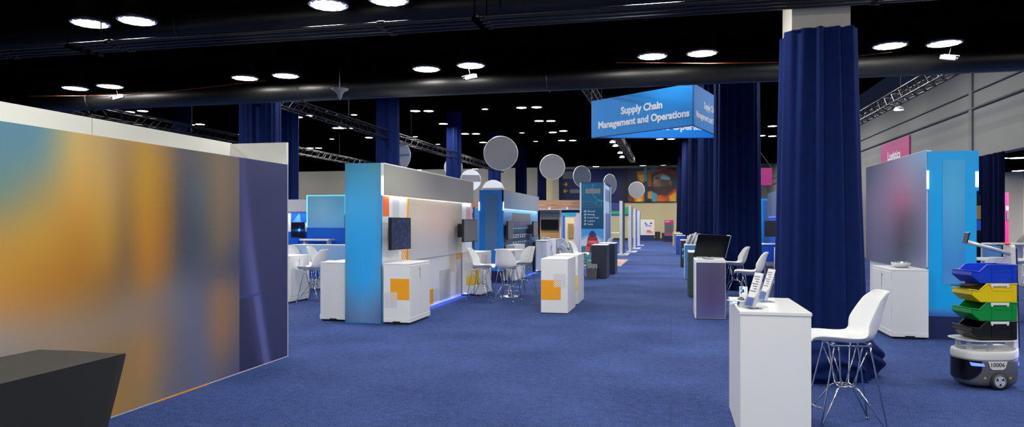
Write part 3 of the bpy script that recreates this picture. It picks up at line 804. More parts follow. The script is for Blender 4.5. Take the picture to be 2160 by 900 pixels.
stripes('stripe_print', palestripe, cb, (-4.24, 14.195, .55), (1, 0, 0), (0, 0, 1), .22, .14, .042, .35, (0, -1, 0))
cabinet(-5.35, -4.91, 10.05, 10.95, .92, 'plain white storage counter on the outer side of the blue booth end', door='x-')
cabinet(-7.5, -7.08, 12.1, 12.84, .9, 'low white cabinet just past the end of the gradient wall')
cabinet(-4.2, -3.96, 17.8, 19.1, .95, 'white counter at the bright blue booth end, behind the stools')
cabinet(2.85, 3.29, 10.16, 11.06, .92, 'white storage counter with a bowl on top beside the draped column', door='x-')
cabinet(2.5, 2.92, 17.4, 18.4, .93, 'narrow white counter seen between the two tall drapes', door='x-')

# orange and yellow pedestals in the aisle
def pedestal(x0, x1, y0, y1, h, m_body, label, m_front=None, side=None, name='pedestal_counter', top=None, lip=0.0):
    t = thing(name, label, 'counter', ((x0 + x1) / 2, (y0 + y1) / 2, 0))
    MB().box(x0, x1, y0, y1, .012, h - .02).build('body', m_body, t, bevel=.004)
    MB().box(x0 - lip, x1 + lip, y0 - lip, y1 + lip, h - .02, h).build('worktop', top or white, t, bevel=.004)
    MB().box(x0 + .01, x1 - .01, y0 + .01, y1 - .01, 0, .012).build('base_shadow_gap', rubber, t)
    if m_front: MB().box(x0 + .012, x1 - .006, y0 - .006, y0, .02, h - .03).build('front_print', m_front, t)
    if side: MB().box(x0 - .005, x0, y0 + .01, y1 - .01, .02, h - .03).build('side_print', side, t)
    return t
t = pedestal(-2.15, -1.69, 11.72, 12.7, .925, white, 'white pedestal with an orange square standing in the aisle')
MB().box(-2.148, -1.81, 11.717, 11.7195, .235, .565).build('orange_print', orange, t)
stripes('stripe_print', whiteprint, t, (-1.93, 11.716, .445), (1, 0, 0), (0, 0, 1), .12, .115, .04, .5, (0, -1, 0))
stripes('stripe_print', palestripe, t, (-1.93, 11.7185, .565), (1, 0, 0), (0, 0, 1), .21, .105, .04, .35, (0, -1, 0))
stripes('stripe_print', palestripe, t, (-1.808, 11.7185, .445), (1, 0, 0), (0, 0, 1), .085, .12, .04, .35, (0, -1, 0))
t = pedestal(-2.16, -1.695, 13.06, 14.0, .925, white, 'white pedestal with a yellow square behind the orange one')
MB().box(-2.15, -1.705, 13.057, 13.0595, .26, .56).build('yellow_print', yellow, t)
# dark pair by the teal tower
pedestal(-2.14, -1.72, 19.36, 20.3, .93, purplegrey, 'charcoal pedestal with white top beside the small grey bin')
pedestal(-2.1, -1.62, 21.0, 22.0, .93, purplegrey, 'second charcoal pedestal behind the one with the bin')
# row along the other side of the aisle
fnp = table([0, .5, 1], [0, .3, .6, .85, 1], [[(68, 72, 104), (68, 66, 98), (74, 70, 94)], [(72, 70, 104), (66, 58, 92), (72, 66, 96)], [(76, 72, 112), (70, 56, 100), (74, 66, 104)], [(78, 80, 126), (72, 66, 114), (80, 78, 124)], [(80, 86, 134), (78, 80, 130), (90, 94, 140)]], 2)
t = pedestal(.375, .845, 11.55, 12.3, .945, white, 'white pedestal with a dull purple front carrying a black screen')
vpanel('purple_front', (.395, 11.546, .02), (.445, 0, 0), (0, 0, .88), fnp, 12, 20, t)
pedestal(.36, .82, 15.06, 16.0, .93, forest, 'dark green pedestal close behind the purple fronted one', top=white, side=forest)
t = pedestal(.37, .83, 19.6, 20.5, .94, lightblue, 'light blue pedestal holding clear brochure racks', side=white)
MB().box(.55, .75, 19.592, 19.5945, .78, .8).build('faint_print', silver, t)
pedestal(.33, .8, 25.0, 25.9, .94, purplegrey, 'dark pedestal with white top behind the light blue one', side=greyprint)
pedestal(.25, .71, 35.2, 36.1, .93, cobalt, 'cobalt blue pedestal with white top farther down the aisle', side=slate)
pedestal(.2, .66, 41.5, 42.4, .93, slate, 'slate blue pedestal just past the cobalt one', side=slate)
pedestal(.12, .6, 47.5, 48.4, .93, ochre, 'ochre topped pedestal at the far end of the row', side=darkbrown, top=ochre)
# the near white counter
t = thing('pedestal_counter', 'large plain white counter with brochures in front of the bar stool', 'counter', (.7, 5.6, 0))
MB().box(.47, .93, 5.09, 6.05, .012, .895).build('body', white, t, bevel=.003)
MB().box(.465, .935, 5.085, 6.055, .8955, .92).build('worktop', white, t, bevel=.003)
MB().box(.48, .92, 5.1, 6.04, 0, .012).build('base_shadow_gap', rubber, t)


# ------------------------------------------------------------------ things on the near white counter
CT = .92
def brochure_rack(p, yaw, label, lbl2, tilt=.32, picture=None):
    """clear leaning rack with a tall printed leaflet in it; faces local -x"""
    t = thing('brochure_rack', label, 'rack', p, group='clear racks on the near counter')
    w = .11
    mb = MB(); mb.box(-.05, .05, -w / 2, w / 2, 0, .003); mb.build('rack_base', acrylic, t)
    c, s = math.cos(tilt), math.sin(tilt)
    def pt(a, b, o): return (o * c + a * s - .02, b, a * c - o * s + .004)     # a up the slope, o out
    mb = MB(); mb.prism([pt(0, -w / 2, 0), pt(0, w / 2, 0), pt(.2, w / 2, 0), pt(.2, -w / 2, 0)], Vector(pt(0, 0, .003)) - Vector(pt(0, 0, 0))); mb.build('rack_back', acrylic, t)
    mb = MB(); mb.prism([pt(0, -w / 2, -.03), pt(0, w / 2, -.03), pt(.075, w / 2, -.03), pt(.075, -w / 2, -.03)], Vector(pt(0, 0, .003)) - Vector(pt(0, 0, 0))); mb.build('rack_front', acrylic, t)
    for q in (-w / 2, w / 2 - .003):
        mb = MB(); mb.prism([pt(0, q, -.03), pt(0, q, 0), pt(.12, q, 0), pt(.075, q, -.03)], (0, .003, 0)); mb.build('rack_cheek', acrylic, t)
    t.rotation_euler = (0, 0, yaw)
    b = thing('leaflet', lbl2, 'leaflet', p, group='leaflets in the clear racks')
    mb = MB(); wl = .098
    mb.prism([pt(.006, -wl / 2, -.02), pt(.006, wl / 2, -.02), pt(.256, wl / 2, -.02), pt(.256, -wl / 2, -.02)], Vector(pt(0, 0, .014)) - Vector(pt(0, 0, 0))); mb.build('pages', plastic, b)
    o_ = Vector(pt(0, 0, -.0215)) - Vector(pt(0, 0, -.02))
    mb = MB()
    for k in range(7):
        a0 = .225 - .018 * k
        mb.prism([Vector(pt(a0, -.038, -.021)), Vector(pt(a0, .038 - .02 * (k % 3), -.021)), Vector(pt(a0 + .006, .038 - .02 * (k % 3), -.021)), Vector(pt(a0 + .006, -.038, -.021))], o_)
    mb.build('text_lines', greyprint, b)
    mb = MB(); mb.prism([pt(.01, -.047, -.021), pt(.01, .047, -.021), pt(.07, .047, -.021), pt(.07, -.047, -.021)], o_); mb.build('blue_print', royal, b)
    b.rotation_euler = (0, 0, yaw)
    # the meshes above were made round the origin
    for r_ in (t, b):
        for ch in r_.children: ch.location = Vector(p)
        for ch in r_.children: ch.location = (0, 0, 0)
    return t
def local_fix(root, p):     # meshes built in local coordinates under a root that already stands at p
    for ch in root.children:
        ch.data.transform(Matrix.Translation(Vector(p)))
p1 = G(1589, 650, CT); p2 = G(1616, 636, CT); p3 = G(1600, 632, CT)
for p, yaw, l1, l2 in ((p1, .42, 'clear leaning rack at the front edge of the near counter', 'white printed leaflet leaning in the front rack'), (p2, .3, 'clear leaning rack toward the back of the near counter', 'white leaflet with a brown picture leaning in the back rack')):
    r = brochure_rack(p, yaw, l1, l2)
    for o in bpy.data.objects:
        if o.type == 'EMPTY' and o.get('label') in (l1, l2): local_fix(o, p)
t = thing('card_holder', 'empty clear upright holder behind the front leaflet', 'holder', p3)
MB().box(p3.x - .05, p3.x + .05, p3.y, p3.y + .003, CT, CT + .13).build('holder_back', acrylic, t)
MB().box(p3.x - .05, p3.x + .05, p3.y - .03, p3.y - .027, CT, CT + .07).build('holder_front', acrylic, t)
MB().box(p3.x - .05, p3.x + .05, p3.y - .03, p3.y + .003, CT, CT + .003).build('holder_base', acrylic, t)
p = G(1568, 633, CT)
t = thing('product_card', 'small white upright card box with a blue and black picture', 'box', p)
MB().box(p.x - .03, p.x + .03, p.y - .012, p.y + .012, CT, CT + .108).build('card', plastic, t, bevel=.003)
vpanel('card_picture', (p.x - .026, p.y - .0128, CT + .05), (.036, 0, 0), (0, 0, .055), poly_picture(10, 10, [([(0, 0), (6, 0), (5, 4), (0, 5)], (70, 150, 215)), ([(4, 4), (8, 3), (9, 7), (5, 8)], (25, 25, 35)), ([(1, 6), (4, 6), (4, 9), (1, 9)], (20, 30, 45))], (222, 226, 230)), 24, 30, t)
p = G(1566, 646, CT)
t = thing('metal_dish', 'small round grey dish with a white rim on the near counter', 'dish', p)
MB().lathe([(.03, .0), (.036, .004), (.036, .036), (.04, .04), (.04, .046), (.034, .046), (.033, .012), (.001, .01)], p, 28, cap=False).build('dish_bowl', steel, t, True)
MB().lathe([(.0365, .036), (.043, .04), (.043, .045), (.034, .047)], p, 28, cap=False).build('dish_rim', plastic, t, True)
p = G(1563, 634, CT)
t = thing('computer_mouse', 'small dark rounded object behind the grey dish', 'gadget', p)
MB().lathe([(.02, 0), (.026, .008), (.024, .02), (.012, .028), (.001, .03)], p, 18, cap=False).build('shell', robogrey, t, True)
MB().box(p.x - .003, p.x + .003, p.y - .02, p.y + .012, CT + .0285, CT + .031).build('button_ridge', black, t)
t.name = 'rounded_gadget'
for i, (u, v, r_) in enumerate(((1549, 634, .2), (1553, 640, -.1), (1577, 640, .3), (1603, 637, .5))):
    p = G(u, v, CT)
    t = thing('flat_leaflet', ['blue and white leaflet lying at the corner of the near counter', 'blue leaflet lying beside the grey dish', 'blue leaflet lying under the front rack', 'blue leaflet lying between the two racks'][i], 'leaflet', p, group='leaflets lying on the near counter')
    MB().box(p.x - .045, p.x + .045, p.y - .06, p.y + .06, CT, CT + .0025).build('paper', plastic, t)
    MB().box(p.x - .045, p.x + .03, p.y - .058, p.y - .01, CT + .0025, CT + .0032).build('blue_print', lightblue, t)
    t.rotation_euler = (0, 0, r_)
# ================================================================== screens
def screen(label, p, w, h, nrm_yaw, fn=None, face=None, th=.05, arm=None, name='wall_screen', tilt=0.0, group=None):
    """p: centre of the screen face; nrm_yaw: direction it faces (0 = +x)"""
    t = thing(name, label, 'screen', (0, 0, 0), group)
    MB().box(-th, -.002, -w / 2, w / 2, -h / 2, h / 2).build('screen_case', black, t, bevel=.004)
    if fn is not None: vpanel('picture', (.001, -w / 2 + .012, -h / 2 + .016), (0, w - .024, 0), (0, 0, h - .03), fn, 40, 30, t, screenpic, 1.0)
    else: MB().box(-.002, .001, -w / 2 + .012, w / 2 - .012, -h / 2 + .016, h / 2 - .014).build('glass', face or blackgloss, t)
    if arm: MB().box(-th - arm, -th, -.1, .1, -h * .3, h * .3).build('wall_bracket', black, t)
    t.location = p; t.rotation_euler = (0, tilt, nrm_yaw)
    return t
rs = random.Random(3)
sp = [(rs.random(), rs.random(), rs.choice([(70, 90, 150), (60, 120, 140), (90, 110, 170), (60, 70, 110)])) for _ in range(60)]
def dots(u, v):
    c = np.array((34, 36, 54.))
    for x, y, k in sp:
        d = ((u - x) / .02) ** 2 + ((v - y) / .035) ** 2
        if d < 4: c = c + (np.array(k) - c) * math.exp(-d) * .4
    return c
# ================================================================== orange and white booth
t = thing('exhibit_booth', 'orange and white booth with a blue gradient end and long grey fascia', 'booth', (-4.6, 12.5, 0))
XA = -4.31
MB().box(-4.87, XA, 10.04, 15.0, 0, 2.42).build('wall_core', whitewall, t)
MB().box(-4.9, -4.309, 9.985, 10.04, 0, 2.445).build('end_panel', skyblue, t)
fna = table([0, .15, .5, .85, 1], [0, .08, .25, .5, .75, .88, 1],
            [[(60, 120, 145), (50, 120, 150), (52, 128, 160), (66, 130, 150), (70, 130, 150)], [(55, 130, 165), (56, 140, 180), (60, 145, 185), (70, 145, 175), (62, 130, 165)], [(60, 155, 210), (62, 162, 215), (58, 158, 214), (62, 155, 208), (56, 140, 195)],
             [(60, 150, 205), (38, 150, 215), (36, 152, 220), (40, 148, 212), (70, 135, 180)], [(80, 140, 180), (50, 150, 210), (36, 152, 220), (50, 150, 210), (80, 140, 178)], [(80, 120, 160), (80, 130, 175), (80, 140, 190), (84, 125, 170), (80, 110, 155)],
             [(75, 92, 135), (85, 110, 150), (92, 118, 162), (85, 105, 150), (70, 88, 135)]], 2)
vpanel('gradient_print', (-4.899, 9.983, .01), (.59, 0, 0), (0, 0, 2.43), fna, 24, 60, t)
fnf = table([0, .2, .5, .75, 1], [0, .4, .8, 1], [[(150, 150, 145), (140, 138, 136), (122, 120, 122), (140, 138, 138), (148, 146, 146)], [(168, 172, 155), (155, 153, 148), (132, 130, 132), (146, 144, 144), (158, 155, 154)],
             [(170, 176, 158), (165, 162, 158), (150, 148, 148), (152, 150, 150), (165, 162, 160)], [(165, 168, 155), (168, 164, 160), (160, 157, 156), (160, 158, 156), (168, 165, 162)]], 2)
MB().box(XA, -4.262, 9.985, 14.96, 2.0, 2.445).box(-4.274, -4.262, 9.985, 14.96, 1.955, 2.0).build('fascia', white, t)
vpanel('fascia_print', (-4.259, 9.995, 1.96), (0, 4.955, 0), (0, 0, .47), lambda u, v: fnf(u, v) * .9, 60, 14, t)
MB().box(XA, -4.258, 9.99, 14.96, 2.43, 2.447).build('fascia_top_trim', white, t)
MB().box(-4.295, -4.268, 9.976, 9.984, 1.955, 2.24).build('led_strip', led, t)
MB().box(-4.305, -4.285, 10.0, 14.9, 1.993, 1.999).build('led_strip', ledsoft, t)
e = .004
def wprint(name, m, y0, y1, z0, z1, par=t, X=XA, k=1): return MB().box(X, X + e * k, y0, y1, z0, z1).build(name, m, par)
wprint('orange_print', redorange, 10.05, 10.3, 1.64, 1.95)
stripes('stripe_print', palestripe, t, (XA, 10.45, 1.62), (0, 1, 0), (0, 0, 1), .28, .28, .05, .4, (1, 0, 0))
stripes('stripe_print', orange, t, (XA, 10.8, .93), (0, 1, 0), (0, 0, 1), .26, .24, .085, .5, (1, 0, 0))
wprint('orange_print', orange, 13.86, 14.16, .78, .93)
stripes('stripe_print', tanstripe, t, (XA, 13.38, .54), (0, 1, 0), (0, 0, 1), .34, .36, .05, .5, (1, 0, 0))
wprint('orange_print', orange, 12.16, 12.41, .02, .31)
stripes('stripe_print', palestripe, t, (XA, 12.42, .05), (0, 1, 0), (0, 0, 1), .3, .25, .06, .35, (1, 0, 0))
wprint('pale_print', palestripe, 12.75, 13.45, .03, .62)
stripes('stripe_print', pinkstripe, t, (XA, 14.55, 1.6), (0, 1, 0), (0, 0, 1), .35, .28, .06, .5, (1, 0, 0))
MB().box(XA, XA + .02, 11.05, 14.18, .9, 1.95).build('centre_board', orange, t)
fnc = table([0, .15, .5, .85, 1], [0, .3, .55, .8, 1], [[(186, 180, 165), (200, 190, 170), (205, 190, 178), (190, 182, 172), (178, 172, 162)], [(190, 184, 168), (205, 190, 175), (216, 186, 176), (196, 182, 174), (180, 172, 162)], [(176, 172, 166), (190, 182, 178), (206, 184, 182), (192, 182, 178), (176, 168, 158)],
             [(172, 172, 172), (180, 180, 186), (190, 186, 194), (180, 178, 180), (170, 164, 156)], [(190, 186, 182), (186, 188, 196), (188, 190, 200), (180, 180, 184), (176, 172, 168)]], 2)
vpanel('blurred_graphic', (XA + .023, 11.07, .9), (0, 3.11, 0), (0, 0, 1.06), fnc, 40, 30, t)
lamp('AREA', (-4.292, 12.5, 1.99), 9, 4.8, (1, .98, .96), (0, 0, PI / 2), .03)
lamp('AREA', (-4.22, 12.9, .06), 5, 3.4, (.25, .35, 1), (0, 0, PI / 2), .06)
screen('dark dotted screen on the orange and white wall beside the blue end', (-4.12, 10.35, 1.365), .74, .5, -.05, dots, arm=.1)
screen('pale grey screen over the mustard square counter', (-4.0, 13.85, 1.375), .74, .46, -.1, face=greydisc, arm=.2)

# ================================================================== bright blue booth
t = thing('exhibit_booth', 'bright blue booth end with pale blue strip and a dark chart wall', 'booth', (-4.5, 20, 0))
XB = -4.22
MB().box(-4.8, XB, 17.56, 22.45, 0, 2.34).build('wall_core', navyprint, t)
MB().box(-4.82, -4.19, 17.48, 17.56, .3, 2.38).build('end_panel', brightblue, t)
MB().box(-4.82, -4.19, 17.47, 17.56, 0, .3).build('base_panel', navydeep, t)
fnb = table([0, .5, 1], [0, .3, .6, 1], [[(88, 134, 174), (84, 132, 174), (80, 128, 172)], [(86, 136, 180), (82, 134, 182), (78, 130, 178)], [(100, 140, 176), (98, 138, 174), (90, 130, 170)], [(86, 130, 176), (80, 128, 178), (76, 124, 174)]])
vpanel('pale_strip', (-4.66, 17.474, .82), (.32, 0, 0), (0, 0, 1.44), fnb, 8, 20, t)
MB().box(XB, -4.175, 17.48, 22.4, 1.95, 2.38).box(-4.185, -4.175, 17.48, 22.4, 1.91, 1.95).build('fascia', greyprint, t)
fnbf = table([0, .5, 1], [0, .5, 1], [[(122, 134, 150), (132, 138, 150), (140, 144, 152)], [(112, 134, 160), (128, 140, 156), (140, 146, 156)], [(122, 144, 172), (132, 146, 164), (144, 150, 160)]])
vpanel('fascia_print', (-4.172, 17.5, 1.915), (0, 4.88, 0), (0, 0, .455), fnbf, 30, 10, t)
for x in (-4.835, -4.19): MB().box(x, x + .02, 17.455, 17.475, 1.85, 2.07).build('led_strip', led, t)
MB().box(-4.215, -4.19, 17.6, 22.3, 1.94, 1.949).build('led_strip', ledsoft, t)
fng = table([0, .3, .7, 1], [0, .15, .35, .6, 1], [[(130, 170, 200), (110, 160, 195), (120, 165, 200), (140, 190, 220)], [(90, 130, 165), (78, 118, 150), (85, 125, 160), (110, 160, 200)], [(44, 70, 98), (40, 58, 80), (44, 66, 92), (70, 110, 145)], [(40, 54, 74), (34, 46, 62), (38, 54, 72), (66, 96, 126)], [(44, 60, 80), (44, 64, 86), (56, 84, 110), (80, 110, 136)]])  # light top rows paint the glow below the fascia into the print
vpanel('chart_wall_print_and_glow', (XB + .003, 17.6, .02), (0, 4.82, 0), (0, 0, 1.88), fng, 40, 30, t)
MB().box(XB, XB + .01, 18.65, 21.15, 1.56, 1.81).build('title_board', greyprint, t)
for r_, (z, hgt, m, n) in enumerate(((1.47, .07, hotpink, 8), (1.37, .022, whiteprint, 8), (1.18, .03, whiteprint, 8), (1.12, .03, whiteprint, 6), (.99, .02, whiteprint, 8), (.95, .03, lightblue, 8), (.88, .03, greenprint, 5))):
    mb = MB()
    for k in range(n):
        y = 18.75 + .3 * k + (.6 if r_ == 6 else 0)
        mb.box(XB + .004, XB + .007, y, y + (.08 if r_ == 0 else .2 - .03 * ((k + r_) % 3)), z, z + hgt)
    mb.build('chart_print', m, t)
lamp('AREA', (-4.203, 20, 1.937), 14, 4.6, (.8, .92, 1), (0, 0, PI / 2), .025)
lamp('AREA', (-4.1, 20.6, .06), 7, 3.0, (.25, .4, 1), (0, 0, PI / 2), .06)
screen('narrow dark grey screen on the chart wall by the bright blue end', (-4.07, 17.85, 1.34), .62, .48, .0, face=greyprint, arm=.08)
screen('grey screen at the far end of the chart wall', (-4.0, 20.95, 1.345), .74, .46, .0, face=greydisc, arm=.15)
t = thing('curved_counter', 'pale counter with a rounded front corner at the end of the chart wall', 'counter', (-4.1, 22, 0))
mb = MB(); poly = [(-4.16, 21.85), (-4.16, 21.62), (-4.1, 21.52), (-3.9, 21.62), (-3.8, 21.7), (-3.78, 22.35), (-4.16, 22.35)]
mb.prism([(x, y, .03) for x, y in poly], (0, 0, .93)); mb.build('carcass', whitewall, t)
mb = MB(); mb.prism([(x * 1.0 + (.01 if x > -4.1 else -.01), y - .012, .96) for x, y in poly], (0, 0, .025)); mb.build('worktop', white, t)
MB().box(-3.98, -3.86, 21.58, 21.63, 0, .05).build('toe_notch', black, t)
t = thing('water_bottle', 'tiny clear bottle on the pale rounded counter', 'bottle', (-4.1, 21.8, .985))
MB().lathe([(.025, 0), (.03, .02), (.03, .13), (.012, .17), (.012, .2)], (-4.1, 21.8, .985), 12).build('bottle_body', acrylic, t, True)
MB().lathe([(.014, .2), (.014, .225)], (-4.1, 21.8, .985), 10).build('cap', royal, t)
# round table between the stools
t = thing('bistro_table', 'small white round table on a chrome disc base between the stools', 'table', (-3.28, 14.2, 0))
MB().lathe([(.29, .955), (.305, .96), (.305, .98), (.29, .985)], (-3.28, 14.2, 0), 40).build('table_top', white, t)
MB().lathe([(.03, .012), (.03, .955)], (-3.28, 14.2, 0), 16).build('column', chrome, t, True)
MB().lathe([(.2, 0), (.205, .008), (.19, .018), (.05, .035), (.03, .05)], (-3.28, 14.2, 0), 40).build('disc_base', chrome, t, True)

# ================================================================== blue and white booth past the gradient wall
t = thing('exhibit_booth', 'blue and white booth with cyan lit gradient board, past the gradient wall', 'booth', (-8.6, 16.3, 0))
MB().box(-8.9, -7.0, 16.02, 16.1, 0, 2.22).build('back_board', royal, t)
fnl = table([0, .4, 1], [0, .3, .7, 1], [[(110, 170, 200), (120, 180, 212), (100, 176, 214)], [(112, 172, 206), (128, 184, 214), (96, 174, 214)], [(110, 164, 206), (120, 176, 214), (100, 174, 216)], [(92, 150, 206), (96, 156, 212), (84, 156, 214)]])
vpanel('gradient_board', (-8.86, 16.012, 1.41), (1.0, 0, 0), (0, 0, .8), fnl, 16, 14, t)
MB().box(-8.9, -8.87, 16.0, 16.02, 1.42, 2.21).build('led_strip', ledcyan, t)
MB().box(-7.86, -7.80, 16.0, 16.02, 1.75, 2.21).build('led_strip', ledcyan, t)
MB().box(-8.9, -7.0, 16.0, 16.02, 2.2, 2.225).build('led_strip', ledcyan, t)
MB().box(-7.84, -7.76, 15.95, 16.0, .98, 1.72).build('side_post', black, t)
t = thing('reception_counter', 'pale blue gradient counter below the cyan lit board', 'counter', (-8.1, 15, 0))
MB().box(-8.75, -7.2, 15.0, 15.5, .0, 1.02).build('counter_body', whitewall, t)
fnl2 = table([0, .5, 1], [0, .5, 1], [[(150, 170, 200), (140, 168, 208), (120, 160, 206)], [(140, 168, 206), (132, 166, 208), (116, 158, 206)], [(130, 164, 208), (120, 160, 208), (108, 152, 204)]])
vpanel('front_print', (-8.74, 14.994, .42), (1.53, 0, 0), (0, 0, .59), fnl2, 14, 10, t)
MB().box(-8.74, -7.2, 14.992, 14.999, .22, .42).build('blue_band', royal, t)
t = thing('display_wall', 'blue patterned display wall holding the screen with a light flare', 'display wall', (-10, 17, 0))
MB().box(-10.6, -9.1, 16.9, 17.0, 0, 2.15).build('wall_board', whitewall, t)
MB().box(-10.6, -9.12, 16.86, 16.9, 1.83, 2.15).build('fascia', white, t)
MB().box(-9.85, -9.13, 16.893, 16.899, 1.55, 1.8).build('blue_print', royal, t)
MB().prism([(-9.8, 16.89, 1.55), (-9.55, 16.89, 1.55), (-9.6, 16.89, 1.8)], (0, .002, 0)).build('pale_triangle', lightblue, t)
MB().box(-10.2, -9.13, 16.893, 16.899, .6, 1.3).build('blue_print', royal, t)
MB().prism([(-9.8, 16.89, .6), (-9.4, 16.89, .6), (-9.6, 16.89, 1.1)], (0, .002, 0)).build('navy_triangle', navyprint, t)
MB().box(-9.12, -9.08, 16.88, 17.0, 0, 2.15).build('edge_post', silver, t)
def flare(u, v):
    g = math.exp(-((v - .47) / .09) ** 2) * (.25 + .75 * math.exp(-((u - .6) / .35) ** 2)) + 1.3 * math.exp(-(((u - .62) / .07) ** 2 + ((v - .5) / .09) ** 2)) + .45 * math.exp(-((u - .62 - (v - .5) * .25) / .035) ** 2) * math.exp(-((v - .5) / .25) ** 2)
    b = np.array((14, 18, 34.)); c = np.array((30, 110, 230.)); w = np.array((190, 225, 255.))
    return b + (c - b) * min(1, g) + (w - c) * max(0, min(1, (g - .9) * 1.2))
p = PY(628, 484.5, 16.6)
screen('dark screen with a blue light flare past the gradient wall', p, .36, .4, -PI / 2 + .2, flare, arm=.2)
lamp('AREA', (-9.7, 16.75, 1.85), 5, .9, (1, 1, 1), (-.3, 0, 0), .05)
for i, (u, v, dp, r_) in enumerate(((618, 534, 15.6, -.1), (632, 532, 16.2, -.15))):
    q = DP(u, 470, dp); stool(q.x, q.y, r_ + .1, ['white bar stool behind the low white cabinet', 'second white bar stool behind the low white cabinet'][i])
t = thing('high_table', 'narrow white high table before the blue back board', 'table', (-8.7, 15.8, 0))
q0, q1 = PY(638, 505, 15.75), PY(699, 506, 15.75)
MB().box(q0.x, q1.x, 15.6, 15.95, 1.1, 1.14).build('table_top', white, t, bevel=.005)
MB().box(q0.x + .05, q0.x + .1, 15.7, 15.85, 0, 1.1).build('leg', white, t); MB().box(q1.x - .1, q1.x - .05, 15.7, 15.85, 0, 1.1).build('leg', white, t)
for i, u in enumerate((660, 678)):
    q = DP(u, 470, 15.2 + .6 * i); stool(q.x - .1 + .25 * i, q.y - .45 + .1 * i, .1, ['white stool back showing over the pale blue counter', 'second white stool back showing over the pale blue counter'][i])
screen('dark screen edge with a green picture behind the blue booth end', (-5.0, 11.6, 1.35), .7, .5, PI - .1, face=blackgloss, arm=.05)
# bits seen between the two booths
t = thing('freestanding_sign', 'slim pale blue panel between the two big aisle booths', 'panel', (-6.2, 21, 0))
q0, q1 = PY(1001, 425, 22), PY(1014, 425, 22)
MB().box(q0.x, q1.x, 22, 22.06, 0, 2.0).build('panel_board', lightblue, t); MB().box(q0.x - .05, q0.x, 22, 22.06, 0, 2.05).build('edge_trim', tealprint, t)
MB().box(q0.x - .16, q0.x - .05, 21.98, 22.06, 1.72, 1.86).build('red_tab', mat('red_print', (210, 60, 40), .5, noise=.03), t)

# ================================================================== wood fascia booth
t = thing('wood_fascia_booth', 'booth with a wood grain fascia, brown wall and dark screen recess', 'booth', (-4.9, 28, 0))
q0, q1 = PY(988, 430, 28), PY(1226, 430, 28)
MB().box(q0.x, q1.x, 28.0, 28.25, 2.09, 2.45).build('wood_fascia', wood, t)
MB().box(q0.x, q1.x, 27.98, 28.27, 2.06, 2.09).build('fascia_underside_trim', silver, t)
MB().box(PY(1182, 430, 28).x, q1.x, 28.3, 28.35, 1.95, 2.06).build('navy_band', navyprint, t)
a, b = PY(1139, 450, 28.4).x, PY(1181, 450, 28.4).x
MB().box(a, b, 28.4, 28.5, 0, 2.06).build('brown_wall', tan, t)
MB().box(a, b, 28.385, 28.4, 1.68, 2.06).build('grey_header', greyprint, t)
MB().box(b, b + .06, 28.35, 28.5, 0, 2.06).build('edge_post', silver, t)
MB().box(q0.x, q0.x + .06, 28.0, 28.25, 0, 2.09).build('post', silver, t)
MB().box(q1.x - .06, q1.x, 28.3, 28.5, 0, 2.09).build('post', silver, t)
screen('black screen on the brown wall below the wood fascia', ((a + b) / 2, 28.33, 1.46), .72, .42, -PI / 2)
for i, (u, v) in enumerate(((1159, 439), (1197, 439))):
    q = PY(u, v, 27.95); s = thing('spot_lamp', ['small bright spot lamp under the wood fascia over the brown wall', 'small spot lamp under the wood fascia near the teal tower'][i], 'lamp', q)
    MB().lathe([(.02, .05), (.05, .0), (.055, -.03)], q, 12).build('lamp_head', silver, s, True)
    MB().lathe([(.001, -.032), (.05, -.032)], q, 12, cap=False).build('lens', led, s)
cabinet(PY(1146, 0, 26.5).x, PY(1172, 0, 26.5).x, 26.6, 27.1, .92, 'white counter before the brown wall of the wood fascia booth')
q = DP(1154, 470, 25.3); stool(q.x, q.y, PI / 2, 'white bar stool before the brown wall and its white counter')
q = DP(1190, 470, 23.5); stool(q.x, q.y, PI / 2 - .4, 'white bar stool before the teal lit opening beside the tower')
q = DP(1207, 470, 16.6); stool(q.x, q.y + .2, .15, 'white bar stool just behind the yellow square pedestal')
q = DP(1230, 470, 19.6); stool(q.x - .12, q.y, -.15, 'white bar stool pulled up to the charcoal pedestal')
q = DP(1275, 470, 24.0); stool(q.x, q.y, PI - .2, 'white bar stool behind the charcoal pedestals beside the tower')
lamp('AREA', ((a + b) / 2, 27.9, 2.0), 9, 1.2, (1, .97, .92), (-.7, 0, 0), .2)  # added lamp without a fixture, brightening the brown wall
# back part of that booth
t = thing('teal_booth', 'small distant booth with a teal header seen beside the tower', 'booth', (-5, 33, 0))
a, b = PY(1183, 450, 33).x, PY(1214, 450, 33).x
MB().box(a, b, 33, 33.1, 1.84, 2.05).build('header', cyanprint, t)
for u0, u1, m in ((1182, 1185, silver), (1187, 1191, royal), (1211, 1216, silver)):
    MB().box(PY(u0, 0, 33).x, PY(u1, 0, 33).x, 33, 33.1, 0, 1.86).build('post', m, t)
MB().box(a, b, 34.4, 34.5, 0, 1.8).build('back_wall', cream, t)
MB().box(PY(1198, 0, 34.3).x, PY(1209, 0, 34.3).x, 34.3, 34.38, .8, 1.5).build('door_panel', tan, t)
MB().box(PY(1216, 0, 33).x, PY(1222, 0, 33).x, 33.0, 33.1, 0, 1.95).build('lilac_panel', mat('lilac_print', (190, 184, 214), .5, noise=.03), t)

